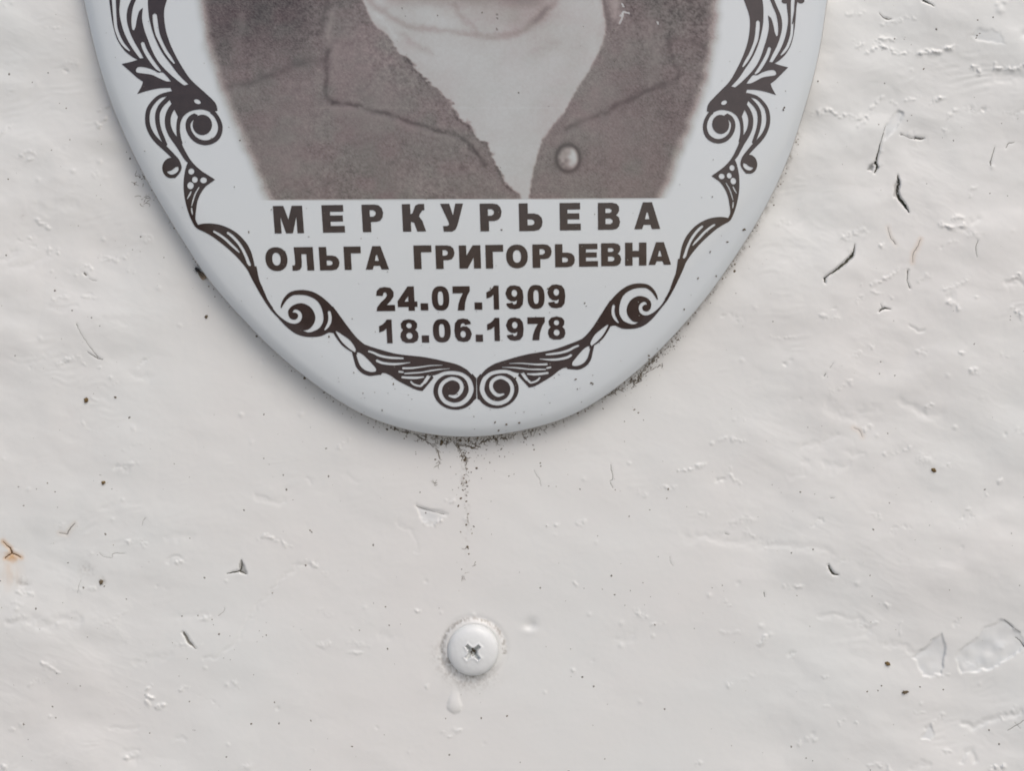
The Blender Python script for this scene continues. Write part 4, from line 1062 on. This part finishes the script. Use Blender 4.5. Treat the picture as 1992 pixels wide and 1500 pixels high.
# ------------------------------------------------------------------ screw
screw = bpy.data.objects.new("screw", None)
scene.collection.objects.link(screw); screw.empty_display_size = .005
screw.location = W(SX, SY, 0)
tag(screw, "white painted cross-head screw driven into the wall below the plaque", "screw")
bpy.context.view_layer.update()
nr_, na = 70, 180
rr = np.r_[np.linspace(0, .42, 40)[1:], np.linspace(.42, 1, 32)[1:]]
aa = np.linspace(0, 2 * np.pi, na, endpoint=False)
RR, AA = np.meshgrid(rr, aa, indexing='ij')
lx_ = np.r_[0, (RR * SR * np.cos(AA)).ravel()]; ly_ = np.r_[0, (RR * SR * np.sin(AA)).ravel()]
def head_h(x, y):
    q = np.clip(np.hypot(x, y) / SR, 0, 1)
    h = 7 + 10 * np.sqrt(np.clip(1 - q ** 6, 0, 1)) + 6 * (1 - q ** 2)
    a1 = math.radians(47)
    u = x * math.cos(a1) + y * math.sin(a1); v = -x * math.sin(a1) + y * math.cos(a1)
    def arm(u, v, L):
        du = np.abs(u) - L; dv = np.abs(v) - (5.6 - .10 * np.abs(u))
        return np.maximum(du, dv)
    sdf = np.minimum(arm(u, v, 18.5), arm(v, u, 18.5))
    core = np.hypot(x, y) - 9.5
    sdf = np.minimum(sdf, core)
    dep = np.clip(-sdf * 4.5, 0, 8 + 14 * np.clip(1 - np.hypot(x, y) / 19, 0, 1))
    h = h - dep + .9 * np.exp(-0.5 * ((sdf - 1.6) / 1.4) ** 2)
    return h + .25 * fbm((x + 300) / 12, (y + 300) / 12, 3, 2)
HH = head_h(lx_, ly_)
side = 9.0
P = np.stack([lx_ * S, -HH * S, -ly_ * S], 1)
ring = np.stack([np.cos(aa) * SR * 1.02 * S, np.full(na, -4 * S), -np.sin(aa) * SR * 1.02 * S], 1)
ring2 = np.stack([np.cos(aa) * SR * .98 * S, np.full(na, 6 * S), -np.sin(aa) * SR * .98 * S], 1)
P = np.vstack([P, ring, ring2])
nrr = len(rr); f = []
j = np.arange(na); j1 = (j + 1) % na
f.append(np.stack([np.zeros(na, int), 1 + j1, 1 + j], 1)[:, [0, 2, 1]])
for i in range(nrr + 1):
    a0 = 1 + i * na; b0 = 1 + (i + 1) * na
    f.append(np.stack([a0 + j, b0 + j, b0 + j1], 1)); f.append(np.stack([a0 + j, b0 + j1, a0 + j1], 1))
f = np.vstack(f)
me = new_mesh("screw_head", P, f); ob = bpy.data.objects.new("screw_head", me); scene.collection.objects.link(ob)
me.materials.append(m_screw); ob.parent = screw
# dirt packed in the recess
gr_ = []
for _ in range(45):
    a = RNG.uniform(0, 6.28); q = abs(RNG.normal(0, 3.4)); gr_.append((q * math.cos(a), q * math.sin(a) + 1.5))
gr_ = np.array(gr_); rad = RNG.uniform(.8, 1.9, len(gr_))
VV = []; FF = []
for (x, y), q in zip(gr_, rad):
    z = float(head_h(np.array([x]), np.array([y]))[0]); b0 = len(VV)
    for k in range(6): VV.append(((x + q * math.cos(k * 1.047)) * S, -(z + .1) * S, -(y + q * math.sin(k * 1.047)) * S))
    VV.append((x * S, -(z + .4 + q * .6) * S, -y * S))
    FF += [(b0 + 6, b0 + (k + 1) % 6, b0 + k) for k in range(6)]
me = new_mesh("recess_dirt", np.array(VV), np.array(FF), False); ob = bpy.data.objects.new("recess_dirt", me); scene.collection.objects.link(ob)
me.materials.append(m_dirt); ob.parent = screw; ob['kind'] = 'stuff'

# ------------------------------------------------------------------ insect at the left edge
bug = bpy.data.objects.new("insect", None)
scene.collection.objects.link(bug); bug.empty_display_size = .001
BX, BY = 391.5, 533.0
bh = float(wall_at(np.array([BX]), np.array([BY]))[0])
bug.location = W(BX, BY, bh)
tag(bug, "tiny winged insect with black head sitting on the wall by the plaque edge", "insect")
bpy.context.view_layer.update()
BA = math.radians(48)            # from the head towards the wing tips
def bugpt(u, v, h):
    u = np.asarray(u, float); v = np.asarray(v, float); h = np.asarray(h, float)
    return np.stack([(u * math.cos(BA) - v * math.sin(BA)) * S, -h * S, -(u * math.sin(BA) + v * math.cos(BA)) * S], -1)
def bug_part(name, P, F, mat, smooth=True):
    me = new_mesh(name, P, np.array(F), smooth); ob = bpy.data.objects.new(name, me); scene.collection.objects.link(ob)
    me.materials.append(mat); ob.parent = bug
    return ob
def blob(name, u, v, h, ru, rv, rh, mat):
    la, lo = 9, 14; V = []
    for i in range(la + 1):
        th = math.pi * i / la
        for k in range(lo):
            ph = 2 * math.pi * k / lo
            V.append((u + ru * math.cos(th), v + rv * math.sin(th) * math.cos(ph), h + rh * math.sin(th) * math.sin(ph)))
    V = np.array(V)
    F = [(i * lo + k, (i + 1) * lo + k, (i + 1) * lo + (k + 1) % lo, i * lo + (k + 1) % lo) for i in range(la) for k in range(lo)]
    return bug_part(name, bugpt(V[:, 0], V[:, 1], V[:, 2]), F, mat)
blob("head", -13.5, 0, 3.2, 2.6, 2.8, 2.4, m_black)
blob("thorax", -9.5, 0, 3.6, 3.8, 3.5, 3.0, m_black)
blob("abdomen", -1, 0, 2.6, 7.0, 2.8, 2.2, m_vein)
for sgn in (-1, 1):
    un = np.linspace(0, 1, 13)
    V = []; F = []
    for i, q in enumerate(un):
        u = -8 + 21 * q
        wd = 5.4 * math.sin(min(1, q * 1.15 + .12) * 1.65) * (1 if q < .85 else math.sqrt(max(0, 1 - ((q - .85) / .16) ** 2)))
        for m in range(5):
            t_ = m / 4
            V.append((u, sgn * (.2 + wd * t_ * 1.05), 6.4 - 3.2 * t_ * t_ - 1.5 * q))
    V = np.array(V)
    for i in range(12):
        for m in range(4):
            q = i * 5 + m; F.append((q, q + 1, q + 6, q + 5) if sgn > 0 else (q, q + 5, q + 6, q + 1))
    wg = bug_part("wing", bugpt(V[:, 0], V[:, 1], V[:, 2]), F, m_wing)
    VV = []; FF = []
    for t0 in (.06, .42, .80):
        b0 = len(VV)
        for i, q in enumerate(un[:11]):
            u = -8 + 21 * q; wd = 5.4 * math.sin(min(1, q * 1.15 + .12) * 1.65); hw = .75 * (1 - .6 * q)
            for t_ in (-1, 1):
                vv = wd * t0 * 1.05 + t_ * hw
                tt = max(0, vv / (wd * 1.05 + 1e-6))
                VV.append((u, sgn * (.2 + vv), 6.4 - 3.2 * tt * tt - 1.5 * q + .3))
        for i in range(10):
            q = b0 + 2 * i; FF.append((q, q + 1, q + 3, q + 2))
    VV = np.array(VV)
    bug_part("wing_veins", bugpt(VV[:, 0], VV[:, 1], VV[:, 2]), FF, m_vein)
for u0, sg in [(-12, 1), (-9.5, 1), (-7, 1), (-12, -1), (-9.5, -1), (-7, -1)]:
    path = np.array([(u0, sg * 2.5, 3), (u0 - 1.5 + (u0 + 9.5) * .4, sg * 5.2, 4.2), (u0 - 1 + (u0 + 9.5) * .7, sg * 7.5, .3)])
    V = []; F = []
    for i, p in enumerate(path):
        for k in range(4):
            V.append((p[0] + .32 * math.cos(k * 1.57), p[1], p[2] + .32 * math.sin(k * 1.57)))
    V = np.array(V)
    for i in range(2):
        for k in range(4): F.append((i * 4 + k, i * 4 + (k + 1) % 4, i * 4 + 4 + (k + 1) % 4, i * 4 + 4 + k))
    bug_part("leg", bugpt(V[:, 0], V[:, 1], V[:, 2]), F, m_black)
for sg in (-1, 1):
    path = np.array([(-15.5, sg * .8, 3.4), (-17.5, sg * 2.0, 3.6), (-20, sg * 2.6, 2.6)])
    V = np.array([(p[0], p[1] + .22 * math.cos(k * 2.09), p[2] + .22 * math.sin(k * 2.09)) for p in path for k in range(3)])
    F = [(i * 3 + k, i * 3 + (k + 1) % 3, i * 3 + 3 + (k + 1) % 3, i * 3 + 3 + k) for i in range(2) for k in range(3)]
    bug_part("antenna", bugpt(V[:, 0], V[:, 1], V[:, 2]), F, m_black)
